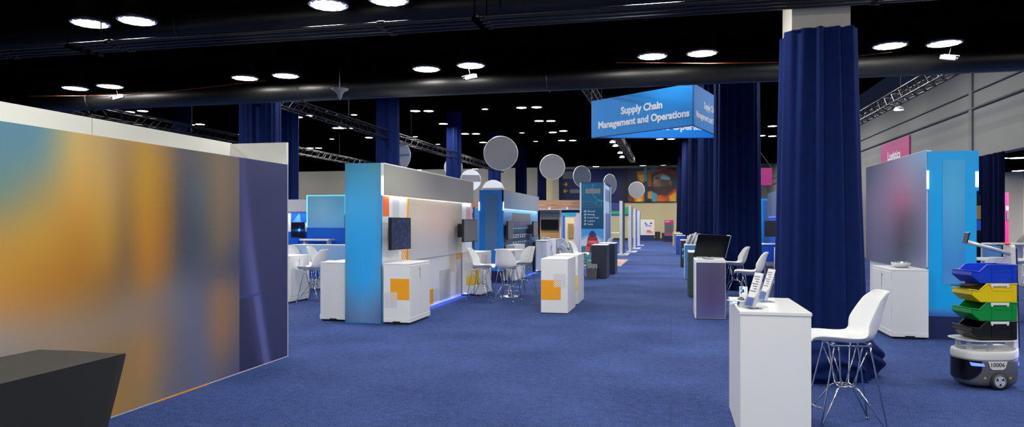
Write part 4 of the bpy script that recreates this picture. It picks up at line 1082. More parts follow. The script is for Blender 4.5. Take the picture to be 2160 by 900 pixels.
# ================================================================== teal tower
TX0, TX1, TY = -3.25, -2.32, 25.6
t = thing('display_tower', 'tall teal display tower with a list of icons over a container ship picture', 'tower', (-2.78, 26.5, 0))
MB().box(TX0 + .03, TX1 - .03, TY + .02, 28.2, .03, 2.98).build('tower_core', tealprint, t)
for x in (TX0, TX1 - .06): MB().box(x, x + .06, TY - .01, TY + .05, 0, 3.0).build('corner_post', silver, t)
for x in (TX0, TX1 - .06): MB().box(x, x + .06, 28.15, 28.2, 0, 3.0).build('corner_post', silver, t)
MB().box(TX0, TX1, TY, 28.2, 2.98, 3.02).build('top_cap', navyprint, t)
def tealface(u, v):
    c = np.array((8, 74, 104.)) if v > .5 else np.array((6, 66, 100.))
    c = c + np.array((4, 14, 16.)) * (1 - u) * v
    d = abs(math.hypot((u - .98) / 1.0, (v - .86) * 2.0) - .5)
    if d < .012 and v < .98: c = c + 50
    d = abs(math.hypot(u - .78, (v - .56) * 2.2) - .13)
    if d < .012: c = c + 34
    return c
vpanel('teal_print', (TX0 + .06, TY - .012, 1.33), (TX1 - TX0 - .12, 0, 0), (0, 0, 1.65), tealface, 60, 100, t)
ship = poly_picture(100, 130, [
    ([(0, 0), (100, 0), (100, 40), (0, 40)], (58, 140, 196)), ([(0, 40), (34, 24), (60, 20), (100, 50), (100, 130), (0, 130)], (104, 164, 196)), ([(0, 55), (30, 34), (34, 80), (0, 100)], (170, 196, 206)),
    ([(70, 36), (92, 60), (96, 80), (76, 78)], (160, 190, 204)), ([(0, 80), (100, 84), (100, 130), (0, 130)], (40, 110, 132)), ([(14, 100), (50, 96), (46, 130), (10, 130)], (70, 134, 146)),
    ([(42, 10), (58, 10), (60, 18), (66, 22), (66, 30), (34, 30), (34, 22), (40, 18)], (44, 44, 96)), ([(32, 30), (68, 30), (70, 42), (30, 42)], (148, 44, 62)), ([(40, 32), (58, 32), (58, 38), (40, 38)], (36, 30, 50)),
    ([(28, 42), (72, 42), (74, 56), (27, 56)], (168, 48, 60)), ([(28, 46), (72, 46), (72, 49), (28, 49)], (80, 40, 80)), ([(26, 56), (76, 56), (78, 70), (26, 70)], (190, 70, 72)), ([(36, 58), (66, 58), (66, 62), (36, 62)], (210, 160, 150)),
    ([(24, 70), (80, 70), (82, 88), (22, 88)], (150, 46, 66)), ([(24, 75), (80, 75), (80, 78), (24, 78)], (60, 50, 110)), ([(20, 84), (40, 84), (40, 104), (18, 102)], (206, 74, 60)), ([(38, 86), (78, 86), (76, 110), (36, 110)], (72, 60, 96))], (60, 140, 190), 1)
vpanel('ship_picture', (TX0 + .06, TY - .012, .3), (TX1 - TX0 - .12, 0, 0), (0, 0, 1.02), ship, 60, 70, t)
vpanel('sea_picture', (TX0 + .06, TY - .012, .04), (TX1 - TX0 - .12, 0, 0), (0, 0, .26), lambda u, v: (30 + 60 * (math.sin(u * 60 + 9 * math.sin(v * 20)) > .6), 104 + 50 * (math.sin(u * 60 + 9 * math.sin(v * 20)) > .6), 120 + 44 * (math.sin(u * 60 + 9 * math.sin(v * 20)) > .6)), 50, 14, t)
MB().box(-3.04, -2.5, TY - .018, TY - .012, 2.6, 2.78).build('grey_title_bar', greyprint, t)
for z in (2.3, 2.1): MB().box(TX0 + .08, TX1 - .08, TY - .016, TY - .012, z, z + .008).build('thin_rule', greyprint, t)
for i, s in enumerate(('Discover', 'Planning', 'Virtual Trade', 'Logistics', 'Supply')):
    z = 1.955 - .117 * i
    ic = MB(); ic.tube([(-3.05 + .028 * math.cos(w), TY - .015, z + .028 * math.sin(w)) for w in np.linspace(0, 2 * PI, 14, endpoint=False)], .008, 5, closed=True)
    ic.build('round_icon', whiteprint, t)
    text(s, .078, whiteprint, t, (-2.97, TY - .014, z), (1, 0, 0), align='LEFT')
text('Pro', .1, whiteprint, t, (-2.86, TY - .014, .16), (1, 0, 0))
fns = lambda u, v: np.array((96, 130, 190.)) * (.6 + .4 * math.sin(u * 9 + v * 5) ** 2) + np.array((60, 60, 50.)) * (v > .55) * (math.sin(v * 20) > 0)
vpanel('side_print', (TX1 - .028, TY + .06, .04), (0, 2.05, 0), (0, 0, 2.92), fns, 20, 60, t)
t2 = thing('floor_mat', 'thin wood coloured floor mat under the teal tower', 'mat', (-2.7, 26.5, 0))
MB().box(-3.5, -1.75, 24.9, 29.5, 0, .018).build('mat_board', wood, t2); MB().box(-3.52, -1.73, 24.88, 29.52, 0, .01).build('mat_edge', silver, t2)
# grey bin
p = G(1250, 587)
t = thing('waste_bin', 'small grey bin with a clear liner beside the charcoal pedestal', 'bin', (-2.1, 19.15, 0))
def tub(x, y, w0, w1, d, h, name, m, par, z0=0):
    mb = MB(); a = [(-w0 / 2, -d * .42), (w0 / 2, -d * .42), (w0 / 2, d * .42), (-w0 / 2, d * .42)]; b = [(-w1 / 2, -d / 2), (w1 / 2, -d / 2), (w1 / 2, d / 2), (-w1 / 2, d / 2)]
    mb.add([(x + q[0], y + q[1], z0) for q in a] + [(x + q[0], y + q[1], z0 + h) for q in b] + [(x + q[0] * .92, y + q[1] * .92, z0 + h) for q in b] + [(x + q[0] * .9, y + q[1] * .9, z0 + .03) for q in a],
           [(3, 2, 1, 0)] + [(i, (i + 1) % 4, 4 + (i + 1) % 4, 4 + i) for i in range(4)] + [(4 + i, 4 + (i + 1) % 4, 8 + (i + 1) % 4, 8 + i) for i in range(4)] + [(8 + i, 8 + (i + 1) % 4, 12 + (i + 1) % 4, 12 + i) for i in range(4)] + [(12, 13, 14, 15)])
    return mb.build(name, m, par, bevel=.004)
tub(-2.1, 19.1, .22, .27, .36, .39, 'bin_body', bingrey, t)
def liner(u, v):
    w_ = u * 2 * PI; c, s = math.cos(w_), math.sin(w_); k = 1 / (abs(c) ** 6 + abs(s) ** 6) ** (1 / 6)
    r = 1 + .04 * math.sin(w_ * 13 + v * 3) * v
    return (-2.1 + c * k * .142 * r, 19.1 + s * k * .187 * r, .41 - .1 * v - .012 * math.sin(w_ * 9) * v)
MB().grid(liner, 80, 5, closed_u=True).build('bin_liner', binliner, t, True)

# ================================================================== slim panels along the aisle
for i, (u0, u1, us, y, dep, h) in enumerate(((1306.7, 1312.9, 1319, 33.6, 2.0, 2.58), (1326, 1331.5, 1334, 37, 1.6, 2.44), (1336, 1340.7, 1343, 42, 1.8, 2.37), (1344, 1349.5, 1350.5, 48, 1.2, 2.36))):
    a, b = PY(u0, 0, y).x, PY(u1, 0, y).x
    t = thing('display_fin', ['white edged charcoal fin panel first beyond the teal tower', 'white edged fin panel second beyond the teal tower', 'white edged blue fin panel third beyond the teal tower', 'pale fin panel last before the whiteboard poster'][i], 'panel', (a, y, 0), 'fin panels along the aisle')
    MB().box(a, b, y, y + .08, 0, h).build('edge_post', silver, t)
    MB().box(a + .02, b - .01, y + .08, y + dep, .03, h - .03).build('panel_board', [purplegrey, greyprint, royal, greydisc][i], t)
    MB().box(a - .15, b + .25, y - .1, y + dep + .1, 0, .02).build('base_plate', silver, t)
    if i == 0: MB().lathe([(.03, 0), (.05, .004)], (0, 0, 0), 12).build('white_emblem', whiteprint, t).location = (b - a, .9, h - .35); 
t.children
# green header booth far down
t = thing('green_header_booth', 'distant booth with navy and green header bands beside the fin panels', 'booth', (-3.6, 45, 0))
def bx(name, m, u0, u1, v0, v1, y, d=.08): 
    a, b = PY(u0, v1, y), PY(u1, v0, y); return MB().box(a.x, b.x, y, y + d, a.z, b.z).build(name, m, t)
bx('navy_header', navyprint, 1278, 1307, 427, 445, 45); bx('green_band', greenprint, 1278, 1326, 445, 451.5, 44.95); bx('green_block', greenprint, 1318, 1326, 436, 446, 45)
bx('header_rail', silver, 1286, 1345, 453.5, 457, 45.1); bx('navy_lower_band', navyprint, 1286, 1326, 451.5, 453.6, 44.97)
for u in (1287, 1325): MB().box(PY(u, 0, 45.2).x, PY(u + 2, 0, 45.2).x, 45.2, 45.28, 0, 2.05).build('post', silver, t)
t = thing('high_table', 'distant white high table between the fin panels', 'table', (-3.0, 36, 0))
a = DP(1324, 470, 37.5)
MB().box(a.x - .95, a.x - .25, a.y, a.y + .6, .98, 1.02).build('table_top', white, t)
for q in (-.9, -.33): MB().box(a.x + q, a.x + q + .04, a.y + .25, a.y + .3, 0, .98).build('leg', chrome, t)

# ================================================================== far end: banner, posters, bins
YB = 66.0
t = thing('wall_banner', 'huge blue banner on the end wall with arrows and a man in a hard hat', 'banner', (-4.9, YB, 3.5))
b0, b1 = PY(1180, 424.5, YB), PY(1427, 354, YB); zb, zt = 3.5, 6.62
xm = PY(1325, 0, YB).x
MB().box(b0.x, b1.x, YB, YB + .05, zb, zt).build('banner_board', navydeep, t)
vpanel('blue_print', (b0.x, YB - .01, zb), (xm - b0.x, 0, 0), (0, 0, zt - zb), lambda u, v: np.array((6, 18, 62.)) + np.array((3, 18, 42.)) * max(0, math.sin(u * 3.2 - .2)) * (.5 + .5 * math.sin(v * 3)) - np.array((0, 4, 30.)) * (u > .93), 30, 10, t)
O = lambda *q: [(x - 250, y - 62) for x, y in q]
man = poly_picture(460, 325, [
    (O((250, 62), (330, 62), (330, 390), (250, 390)), (20, 34, 62)), (O((330, 95), (402, 85), (402, 210), (345, 195)), (150, 96, 26)), (O((345, 130), (398, 120), (400, 200), (370, 190)), (206, 140, 24)), (O((300, 320), (402, 270), (402, 390), (310, 390)), (214, 112, 24)), (O((335, 355), (385, 345), (380, 388), (335, 388)), (240, 180, 40)), (O((255, 300), (300, 290), (300, 390), (255, 390)), (110, 50, 20)),
    (O((402, 62), (432, 62), (432, 195), (402, 190)), (24, 146, 178)), (O((402, 190), (432, 195), (434, 390), (402, 390)), (22, 48, 72)),
    (O((434, 75), (472, 70), (478, 240), (436, 240)), (150, 72, 26)), (O((436, 290), (484, 280), (484, 360), (440, 360)), (224, 126, 34)), (O((436, 240), (480, 250), (484, 285), (436, 290)), (34, 36, 44)),
    (O((474, 62), (530, 62), (500, 110), (478, 140)), (18, 128, 150)), (O((478, 290), (560, 330), (520, 390), (478, 390)), (30, 148, 172)), (O((530, 62), (708, 62), (708, 390), (530, 390)), (30, 44, 54)),
    (O((540, 310), (640, 240), (690, 262), (620, 345)), (62, 40, 36)),
    (O((488, 132), (560, 112), (640, 140), (664, 210), (640, 270), (600, 322), (545, 318), (502, 296), (490, 262), (492, 236), (484, 212), (498, 186), (490, 160)), (122, 92, 78)),
    (O((492, 150), (520, 140), (530, 180), (515, 215), (490, 212)), (150, 116, 98)), (O((560, 140), (590, 128), (655, 165), (640, 182), (590, 186), (566, 168)), (112, 164, 186)), (O((500, 150), (540, 148), (552, 160), (505, 164)), (60, 44, 40)), (O((512, 166), (540, 164), (540, 172), (514, 174)), (36, 26, 26)),
    (O((560, 175), (640, 180), (650, 230), (600, 255), (556, 230)), (86, 64, 56)), (O((490, 240), (540, 246), (600, 244), (652, 214), (650, 270), (598, 322), (545, 318), (502, 298), (488, 268)), (56, 40, 38)), (O((488, 232), (520, 230), (536, 240), (520, 246), (490, 246)), (136, 74, 62)),
    (O((640, 188), (668, 190), (664, 232), (642, 240)), (120, 76, 58)),
    (O((474, 128), (500, 96), (530, 70), (610, 58), (680, 80), (708, 130), (708, 158), (680, 150), (600, 116), (520, 120)), (104, 50, 38)), (O((520, 74), (610, 60), (640, 68), (560, 96), (510, 104)), (140, 74, 54)), (O((474, 126), (520, 112), (566, 112), (505, 140), (478, 146)), (62, 34, 32)), (O((600, 100), (708, 142), (708, 160), (640, 132)), (70, 32, 30)),
    (O((508, 350), (560, 318), (612, 330), (694, 264), (708, 272), (708, 390), (530, 390)), (196, 82, 26)), (O((560, 318), (612, 330), (694, 264), (700, 280), (620, 350), (570, 345)), (150, 52, 24)), (O((640, 336), (708, 300), (708, 390), (650, 390)), (216, 150, 34)), (O((600, 352), (640, 340), (648, 390), (600, 390)), (170, 70, 26))], (26, 32, 46), 2)
vpanel('portrait_print', (xm, YB - .012, zb), (b1.x - xm, 0, 0), (0, 0, zt - zb), man, 120, 90, t, k=.62)
for (u, v), s in (((1193, 388.5), 1), ((1193, 402.5), -1)):
    q = PY(u, v, YB - .03); mb = MB()
    mb.prism([(q.x - .22, q.y, q.z - .035), (q.x + .22, q.y, q.z - .035), (q.x + .22, q.y, q.z + .035), (q.x - .22, q.y, q.z + .035)], (0, .01, 0))
    for k in (-1, 1):
        mb.prism([(q.x + s * .24, q.y, q.z), (q.x + s * .04, q.y, q.z + k * .2), (q.x + s * -.03, q.y, q.z + k * .15), (q.x + s * .14, q.y, q.z)], (0, .01, 0))
    mb.build('arrow_print', yellowprint, t)
for u0, u1, v0, v1 in ((1187, 1208, 361, 377), (1202, 1222, 399, 407)):
    a, b = PY(u0, v1, YB - .03), PY(u1, v0, YB - .03); MB().box(a.x, b.x, YB - .03, YB - .01, a.z, b.z).build('grey_caption_bar', greyprint, t)
# pale strips between the drapes
struct(box('trim_5', cream, None, PY(1152, 0, 66.2).x, PY(1166, 0, 66.2).x, 66.2, 66.3, 2.4, 6.0))
struct(box('trim_6', concrete, None, PY(1166, 0, 66.1).x, PY(1179, 0, 66.1).x, 66.1, 66.3, 2.4, 6.0))
t = thing('poster_wall', 'white poster wall on a navy base by the cream end wall', 'poster', (-2, 62, 0))
a, b = PY(1346, 0, 62).x, PY(1380.5, 0, 62).x
MB().box(a, b, 62, 62.1, .48, 1.9).build('poster_board', white, t); MB().box(a, b, 61.95, 62.1, 0, .48).build('navy_base', navyprint, t)
MB().box(a, b + .04, 61.98, 62.1, 1.88, 1.93).build('yellow_edge', yellowprint, t); MB().box(b, b + .04, 61.98, 62.1, .48, 1.9).build('yellow_edge', yellowprint, t)
for k, (u0, u1, v0, v1, m) in enumerate(((1364, 1373, 485.5, 488, hotpink), (1364, 1377, 488, 490.5, orange), (1360, 1363, 469, 471.5, purplegrey), (1371, 1375.5, 469, 471.5, purplegrey), (1361, 1366, 472, 474, lightblue), (1362, 1369, 474.8, 476, lightblue), (1369, 1374, 475, 476.6, hotpink))):
    c, d = PY(u0, v1, 61.98), PY(u1, v0, 61.98); MB().box(c.x, d.x, 61.98, 61.995, c.z, d.z).build('poster_print', m, t)
p = PY(1387, 503, 62.5)
t = thing('waste_bin', 'dark brown bin standing by the cream wall between poster and pink sign', 'bin', (p.x, 62.5, 0)); tub(p.x, 62.5, .42, .5, .45, .76, 'bin_body', darkbrown, t); MB().box(p.x - .2, p.x + .2, 62.35, 62.65, .74, .77).build('bin_flap', black, t)
p = PY(1399.5, 505, 59.5)
t = thing('waste_bin', 'slim dark bin partly behind the pink sign stand', 'bin', (p.x, 60, 0)); tub(p.x, 60, .26, .3, .3, .7, 'bin_body', darkbrown, t); MB().box(p.x - .1, p.x + .1, 59.9, 60.1, .68, .71).build('bin_flap', black, t)
t = thing('sign_stand', 'pink and white sign stand on a navy base at the end of the aisle', 'sign', (-.14, 58, 0))
MB().box(-.5, .22, 58, 58.1, .5, 1.76).build('sign_board', greydisc, t); MB().box(-.5, .22, 57.98, 58, 1.5, 1.76).build('pink_header', hotpink, t); MB().box(-.5, .22, 57.98, 58, .48, .6).build('pink_footer', hotpink, t)
MB().box(-.5, .22, 57.95, 58.12, .1, .5).build('navy_base', navydeep, t); MB().box(-.5, .22, 57.93, 58.14, 0, .1).build('brown_foot', darkbrown, t)
MB().box(-.44, -.1, 57.97, 57.98, 1.62, 1.68).build('title_print', whiteprint, t)
for k in range(6): MB().box(-.42 + .12 * (k > 3), .16 - .08 * (k % 2), 57.98, 57.995, 1.32 - .1 * k, 1.35 - .1 * k).build('line_print', greyprint if k < 3 else magenta, t)
# ================================================================== hanging triangular sign
A_ = DP(1248, 470, 20.0); B_ = DP(1526, 470, 20.0); P_ = DP(1463, 470, 17.4)
ZT, ZB = 5.0, 3.96
t = thing('hanging_sign', 'blue triangular hanging sign reading Supply Chain Management and Operations', 'sign', ((A_.x + B_.x) / 2, A_.y, ZB))
def face(a, b, name, out):
    a, b = Vector((a.x, a.y, ZB)), Vector((b.x, b.y, ZB)); d = (b - a).normalized()
    n = d.cross(Vector((0, 0, 1)))
    f = MB().prism([a, b, b + Vector((0, 0, ZT - ZB)), a + Vector((0, 0, ZT - ZB))], n * -.03).build(name, signblue, t)
    mid = (a + b) / 2; w = (b - a).length
    MB().prism([a - Vector((0, 0, .02)), b - Vector((0, 0, .02)), b, a], n * -.03).build('edge_trim', navydeep, f)
    return mid, d, n, w, f
def fit(s, width, parent, pos, right, name='lettering', thick=.011, size=.3):
    o = text(s, size, whiteprint, parent, pos, right, thick=thick, name=name)
    me = o.data; c = Vector(pos) - rootloc(parent); r = Vector(right).normalized()
    xs = [(v.co - c).dot(r) for v in me.vertices]; k = width / (max(xs) - min(xs)); m_ = (max(xs) + min(xs)) / 2
    for v in me.vertices: v.co = c + (v.co - c - r * m_) * k
    return o
for a, b, nm in ((A_, P_, 'front_face'), (P_, B_, 'side_face')):
    mid, d, n, w, f = face(a, b, nm, True)
    fit('Supply Chain', w * .405, f, mid + Vector((0, 0, .62)) + n * .0025 + d * .02 * w, d)
    fit('Management and Operations', w * .89, f, mid + Vector((0, 0, .31)) + n * .0025 + d * .02 * w, d)
mid, d, n, w, f = face(A_, B_, 'back_face', False)
fit('Supply Chain', w * .405, f, mid + Vector((0, 0, .66)) + n * .0025 + d * .02 * w, d)
fit('Management and Operations', w * .86, f, mid + Vector((0, 0, .31)) + n * .0025 + d * .02 * w, d)
for q in (A_, B_, P_): MB().tube([(q.x, q.y, ZT), (q.x, q.y, 7.35)], .008, 5).build('hanging_cable', trussgrey, t)

# magenta hanging sign beyond
t = thing('hanging_sign', 'magenta hanging sign half hidden behind the tall blue drape', 'sign', (3.3, 30, 3.05))
q0, q1 = PY(1575, 353, 30), PY(1628, 353, 30)
MB().box(q0.x, q1.x, 30, 30.03, 3.06, 3.76).build('front_face', magenta, t)
mb = MB(); mb.prism([(q1.x, 30, 3.06), (q1.x, 30, 3.76), (q0.x + .2, 31.6, 3.76), (q0.x + .2, 31.6, 3.06)], (.02, 0.01, 0)); mb.build('side_face', magenta, t)
mb = MB(); mb.prism([(q0.x, 30, 3.06), (q0.x, 30, 3.76), (q0.x + .2, 31.6, 3.76), (q0.x + .2, 31.6, 3.06)], (.02, 0.01, 0)); mb.build('back_face', hotpink, t)
MB().tube([(q1.x, 30, 3.76), (q1.x - .5, 30.5, 4.6), (q1.x - .5, 30.5, 7.35)], .012, 5).build('hanging_cable', trussgrey, t)

# ================================================================== hanging discs
def disc(p, w, yaw, m, label, band=None, top=7.3):
    r = w / 2
    t = thing('hanging_disc', label, 'disc sign', (0, 0, 0), 'round discs hung over the booths')
    mb = MB(); n = 56
    f = [(r * math.cos(a), 0, r * math.sin(a)) for a in np.linspace(0, 2 * PI, n, endpoint=False)]
    mb.prism(f, (0, .03, 0)); mb.build('disc_face', m, t)
    MB().tube([(1.005 * x, .015, 1.005 * z) for x, y, z in f], .018, 6, closed=True).build('rim', silver, t, True)
    if band:
        mb = MB(); z0, z1 = band
        e = [(math.sqrt(max(0, r * r - z * z)) * .99, z) for z in np.linspace(z0 * r, z1 * r, 8)]
        mb.prism([(-x, -.001, z) for x, z in e] + [(x, -.001, z) for x, z in e[::-1]], (0, -.006, 0)); mb.build('grey_band', greyprint, t)
    for q in (-.6, .6): MB().tube([(q * r, .015, r * .8), (q * r, .015, top - p.z)], .004, 5).build('hanging_cable', ceilblack, t)
    t.location = p; t.rotation_euler = (0, 0, yaw)
    return t
disc(DP(1056.5, 323, 22.0), 1.05, .25, greydisc, 'large plain grey disc hung over the bright blue booth')
disc(DP(1165, 352, 29.5), 1.04, .2, greydisc, 'second largest grey disc hung before the arrow banner')
disc(DP(1228, 372, 35), 1.05, .75, bluedisc, 'blue grey disc hung behind the top of the teal tower')
disc(DP(1287, 388, 38), 1.06, .95, bluedisc, 'dim blue grey oval disc beyond the teal tower')
disc(DP(1343, 400, 47.5), 1.06, .2, greydisc, 'small grey disc hung before the portrait banner')
d1 = disc(DP(836, 329, 29.5), 1.32, -.15, whitedisc, 'white disc with pale blue lettering, half behind a blue drape', top=4.82)
text('Luethindel', .17, lightblue, d1, Vector(d1.location) + Vector((.28, -.006, .03)), (1, 0, .06), thick=.004)
text('425', .16, black, d1, Vector(d1.location) + Vector((.12, -.006, -.44)), (1, 0, 0), thick=.004)
disc(DP(956, 352, 38.5), 1.0, .1, whitedisc, 'white disc hidden behind the drape over the fascia')
disc(DP(993, 379.5, 35), 1.02, .5, whitedisc, 'white disc with a grey band above the orange and white booth', (-.15, .5))
disc(DP(1040, 403, 34), 1.06, .1, whitedisc, 'white disc with a grey lower half behind the bright blue booth', (-.95, .3))

# ================================================================== banner on the side wall
t = thing('wall_banner', 'magenta wall banner reading Logistics on the grey side wall', 'banner', (8.36, 29.4, 3.9))
MB().box(8.35, 8.39, 27.73, 31.2, 3.72, 4.68).build('banner_cloth', magenta, t)
o = fit('Logistics', 1.55, t, (8.345, 29.5, 4.12), (0, -1, 0), size=.5)

# ================================================================== bright blue booth beside the robot
t = thing('exhibit_booth', 'sky blue booth end with a pale strip and a blurred purple side wall', 'booth', (3.6, 11.7, 0))
XR = 3.31
MB().box(XR + .05, 3.86, 10.33, 13.2, 0, 2.45).build('wall_core', whitewall, t)
MB().box(XR - .005, 3.885, 10.25, 10.33, .3, 2.475).build('end_panel', skyblue, t)
MB().box(XR - .005, 3.885, 10.255, 10.33, 0, .3).build('base_panel', navydeep, t)
fst = table([0, .5, 1], [0, .3, .6, .85, 1], [[(60, 156, 208), (66, 160, 210), (64, 156, 208)], [(70, 158, 210), (76, 164, 212), (72, 156, 206)], [(60, 146, 206), (66, 150, 206), (60, 144, 200)], [(52, 128, 200), (56, 132, 200), (50, 126, 196)], [(70, 140, 200), (72, 142, 200), (74, 140, 196)]])
vpanel('pale_strip', (3.485, 10.246, .72), (.265, 0, 0), (0, 0, 1.64), fst, 10, 30, t)
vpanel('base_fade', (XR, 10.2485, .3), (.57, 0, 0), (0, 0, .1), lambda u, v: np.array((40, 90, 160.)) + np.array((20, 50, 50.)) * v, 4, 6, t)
MB().box(XR - .012, XR + .05, 10.27, 13.19, .9, 2.49).build('side_board', white, t)
fnr = table([0, .2, .45, .65, .8, 1], [0, .2, .4, .6, .8, 1],
            [[(70, 76, 108), (96, 98, 128), (120, 108, 140), (128, 124, 156), (122, 140, 168), (104, 156, 196)], [(92, 94, 126), (112, 108, 142), (134, 112, 146), (146, 118, 152), (136, 130, 160), (112, 132, 166)], [(110, 106, 138), (126, 112, 148), (140, 108, 144), (156, 92, 124), (136, 104, 132), (112, 116, 146)],
             [(98, 98, 132), (110, 104, 140), (112, 98, 128), (92, 70, 94), (84, 80, 100), (104, 108, 138)], [(92, 94, 126), (100, 100, 136), (88, 88, 118), (62, 60, 80), (72, 76, 98), (96, 104, 136)], [(84, 88, 118), (94, 98, 130), (86, 94, 122), (76, 84, 110), (82, 92, 120), (100, 108, 138)]], 2)
vpanel('blurred_graphic', (XR - .015, 13.19, .9), (0, -2.93, 0), (0, 0, 1.588), fnr, 40, 30, t)
MB().box(XR - .016, XR + .01, 10.27, 13.19, 2.489, 2.495).build('top_trim', white, t)
MB().box(XR - .012, XR + .01, 10.238, 10.248, 1.98, 2.22).build('led_strip', led, t)
MB().box(XR - .016, XR - .004, 10.238, 10.248, .95, 1.95).build('pink_glow_strip', mat('pale_pink_glow', (236, 190, 205), .5, noise=.02), t)  # pinkish LED glow down the edge, painted as a pale strip
MB().box(3.86, 3.915, 10.262, 13.2, 1.95, 2.475).build('fascia', skyblue, t)
MB().box(3.87, 3.908, 10.25, 10.26, 2.0, 2.2).build('led_strip', led, t)
t = thing('steel_bowl', 'shiny steel bowl on the white counter by the blurred purple wall', 'bowl', (3.06, 10.5, .92))
MB().lathe([(.05, 0), (.085, .012), (.115, .04), (.125, .07), (.128, .075), (.12, .07), (.108, .042), (.08, .016), (.001, .01)], (3.06, 10.5, .92), 36, cap=False).build('bowl_body', steel, t, True)
MB().tube([(3.06 + .126 * math.cos(w), 10.5 + .126 * math.sin(w), .994) for w in np.linspace(0, 2 * PI, 36, endpoint=False)], .004, 6, closed=True).build('rolled_rim', chrome, t, True)

# booths glimpsed between the drapes
t = thing('exhibit_booth', 'blue booth with slate fascia glimpsed between the two tall drapes', 'booth', (3.6, 24, 0))
MB().box(3.36, 3.9, 18.5, 26, 0, 2.5).build('wall_core', royal, t)
MB().box(3.31, 3.36, 18.5, 26, 1.75, 2.57).build('fascia', mat('slate_fascia_print', (82, 104, 146), .5, noise=.04), t)
MB().box(3.33, 3.36, 18.6, 25.9, 1.72, 1.745).build('led_strip', ledblue, t)
for k, y in enumerate((20.8, 21.9, 23.0)): MB().box(3.352, 3.357, y, y + .6, 1.2, 1.6).build('pale_print', silver, t)
MB().box(3.352, 3.357, 21.6, 23.4, 1.02, 1.1).build('line_print', lightblue, t)
screen('dark screen edge on the blue booth between the drapes', PX(1629, 482, 3.1), .8, .5, PI + .5, face=black, arm=.1)
t = thing('exhibit_booth', 'blue booth end with slate strip behind the slate fascia booth', 'booth', (3.5, 28, 0))
MB().box(3.2, 3.9, 28, 31, 0, 2.45).build('end_panel', brightblue, t)
q0, q1 = PY(1611, 425, 27.98), PY(1626, 510, 27.98)
MB().box(q0.x, q1.x, 27.97, 28, .8, 2.38).build('slate_strip', mat('slate_strip_print', (50, 96, 160), .5, noise=.04), t)
MB().box(3.17, 3.2, 27.97, 28.03, 1.5, 2.1).build('led_strip', led, t)
t = thing('freestanding_sign', 'slim navy and white post panel above the distant blue booth end', 'panel', (3.3, 33, 0))
q0, q1 = PY(1597, 395, 33), PY(1607, 395, 33)
MB().box(q0.x, q0.x + .12, 33, 33.1, 0, 3.2).build('edge_post', silver, t); MB().box(q0.x + .12, q1.x, 33, 33.1, 0, 3.2).build('panel_board', navyprint, t)
t = thing('storage_counter', 'blue counter with a white top by the wire bin between the drapes', 'counter', (2.75, 21.2, 0))
MB().box(2.42, 3.0, 21.0, 21.9, .03, .91).build('carcass', royal, t); MB().box(2.4, 3.02, 20.98, 21.92, .91, .935).build('worktop', white, t, bevel=.004); MB().box(2.44, 2.98, 21.02, 21.88, 0, .03).build('plinth', black, t)
p = DP(1624, 470, 19.6)
t = thing('waste_bin', 'dark bin with a crumpled liner before the blue counter between the drapes', 'bin', (p.x, p.y, 0)); tub(p.x, p.y, .24, .3, .3, .42, 'bin_body', bingrey, t)
def liner2(u, v):
    w_ = u * 2 * PI; c, s = math.cos(w_), math.sin(w_); k = 1 / (abs(c) ** 6 + abs(s) ** 6) ** (1 / 6)
    return (p.x + c * k * .157, p.y + s * k * .157, .44 - .1 * v - .015 * math.sin(w_ * 9) * v)
MB().grid(liner2, 60, 4, closed_u=True).build('bin_liner', binliner, t, True)

# ================================================================== black screen on the purple fronted pedestal
t = thing('tilted_screen', 'large black screen leaning back on the purple fronted pedestal', 'screen', (.61, 11.98, .945))
z0 = .985
def sp_(a, b, o): return (.365 + a * .5 + b * .07, 11.95 - b * .1 + o, z0 - a * .02 + b * .36)
mb = MB(); mb.prism([sp_(0, 0, 0), sp_(1, 0, 0), sp_(1.02, 1, 0), sp_(.0, 1, 0)], (.004, .03, .006)); mb.build('screen_panel', blackgloss, t, bevel=.003)
mb = MB(); mb.tube([sp_(1.005, -.01, .015), sp_(1.03, 1, .015)], .008, 6); mb.build('silver_side_edge', silver, t)
mb = MB(); mb.box(.72, .84, 0, 0.01, 0, .01)
MB().box(.85, .925, 11.83, 11.86, z0 + .345, z0 + .36).build('corner_cap', plastic, t) if False else MB().prism([sp_(.9, .985, -.004), sp_(1.0, .985, -.004), sp_(1.0, 1.01, -.004), sp_(.9, 1.01, -.004)], (0, .036, .004)).build('corner_cap', plastic, t)
MB().box(.42, .83, 11.72, 12.1, .945, .968).build('stand_plate', silver, t, bevel=.004)
MB().tube([(.5, 11.72, .972), (.56, 11.66, .955), (.66, 11.67, .951)], .006, 6).build('cable', black, t)
MB().tube([(.62, 12.0, .96), (.62, 12.06, 1.2)], .025, 10).build('support_post', black, t)
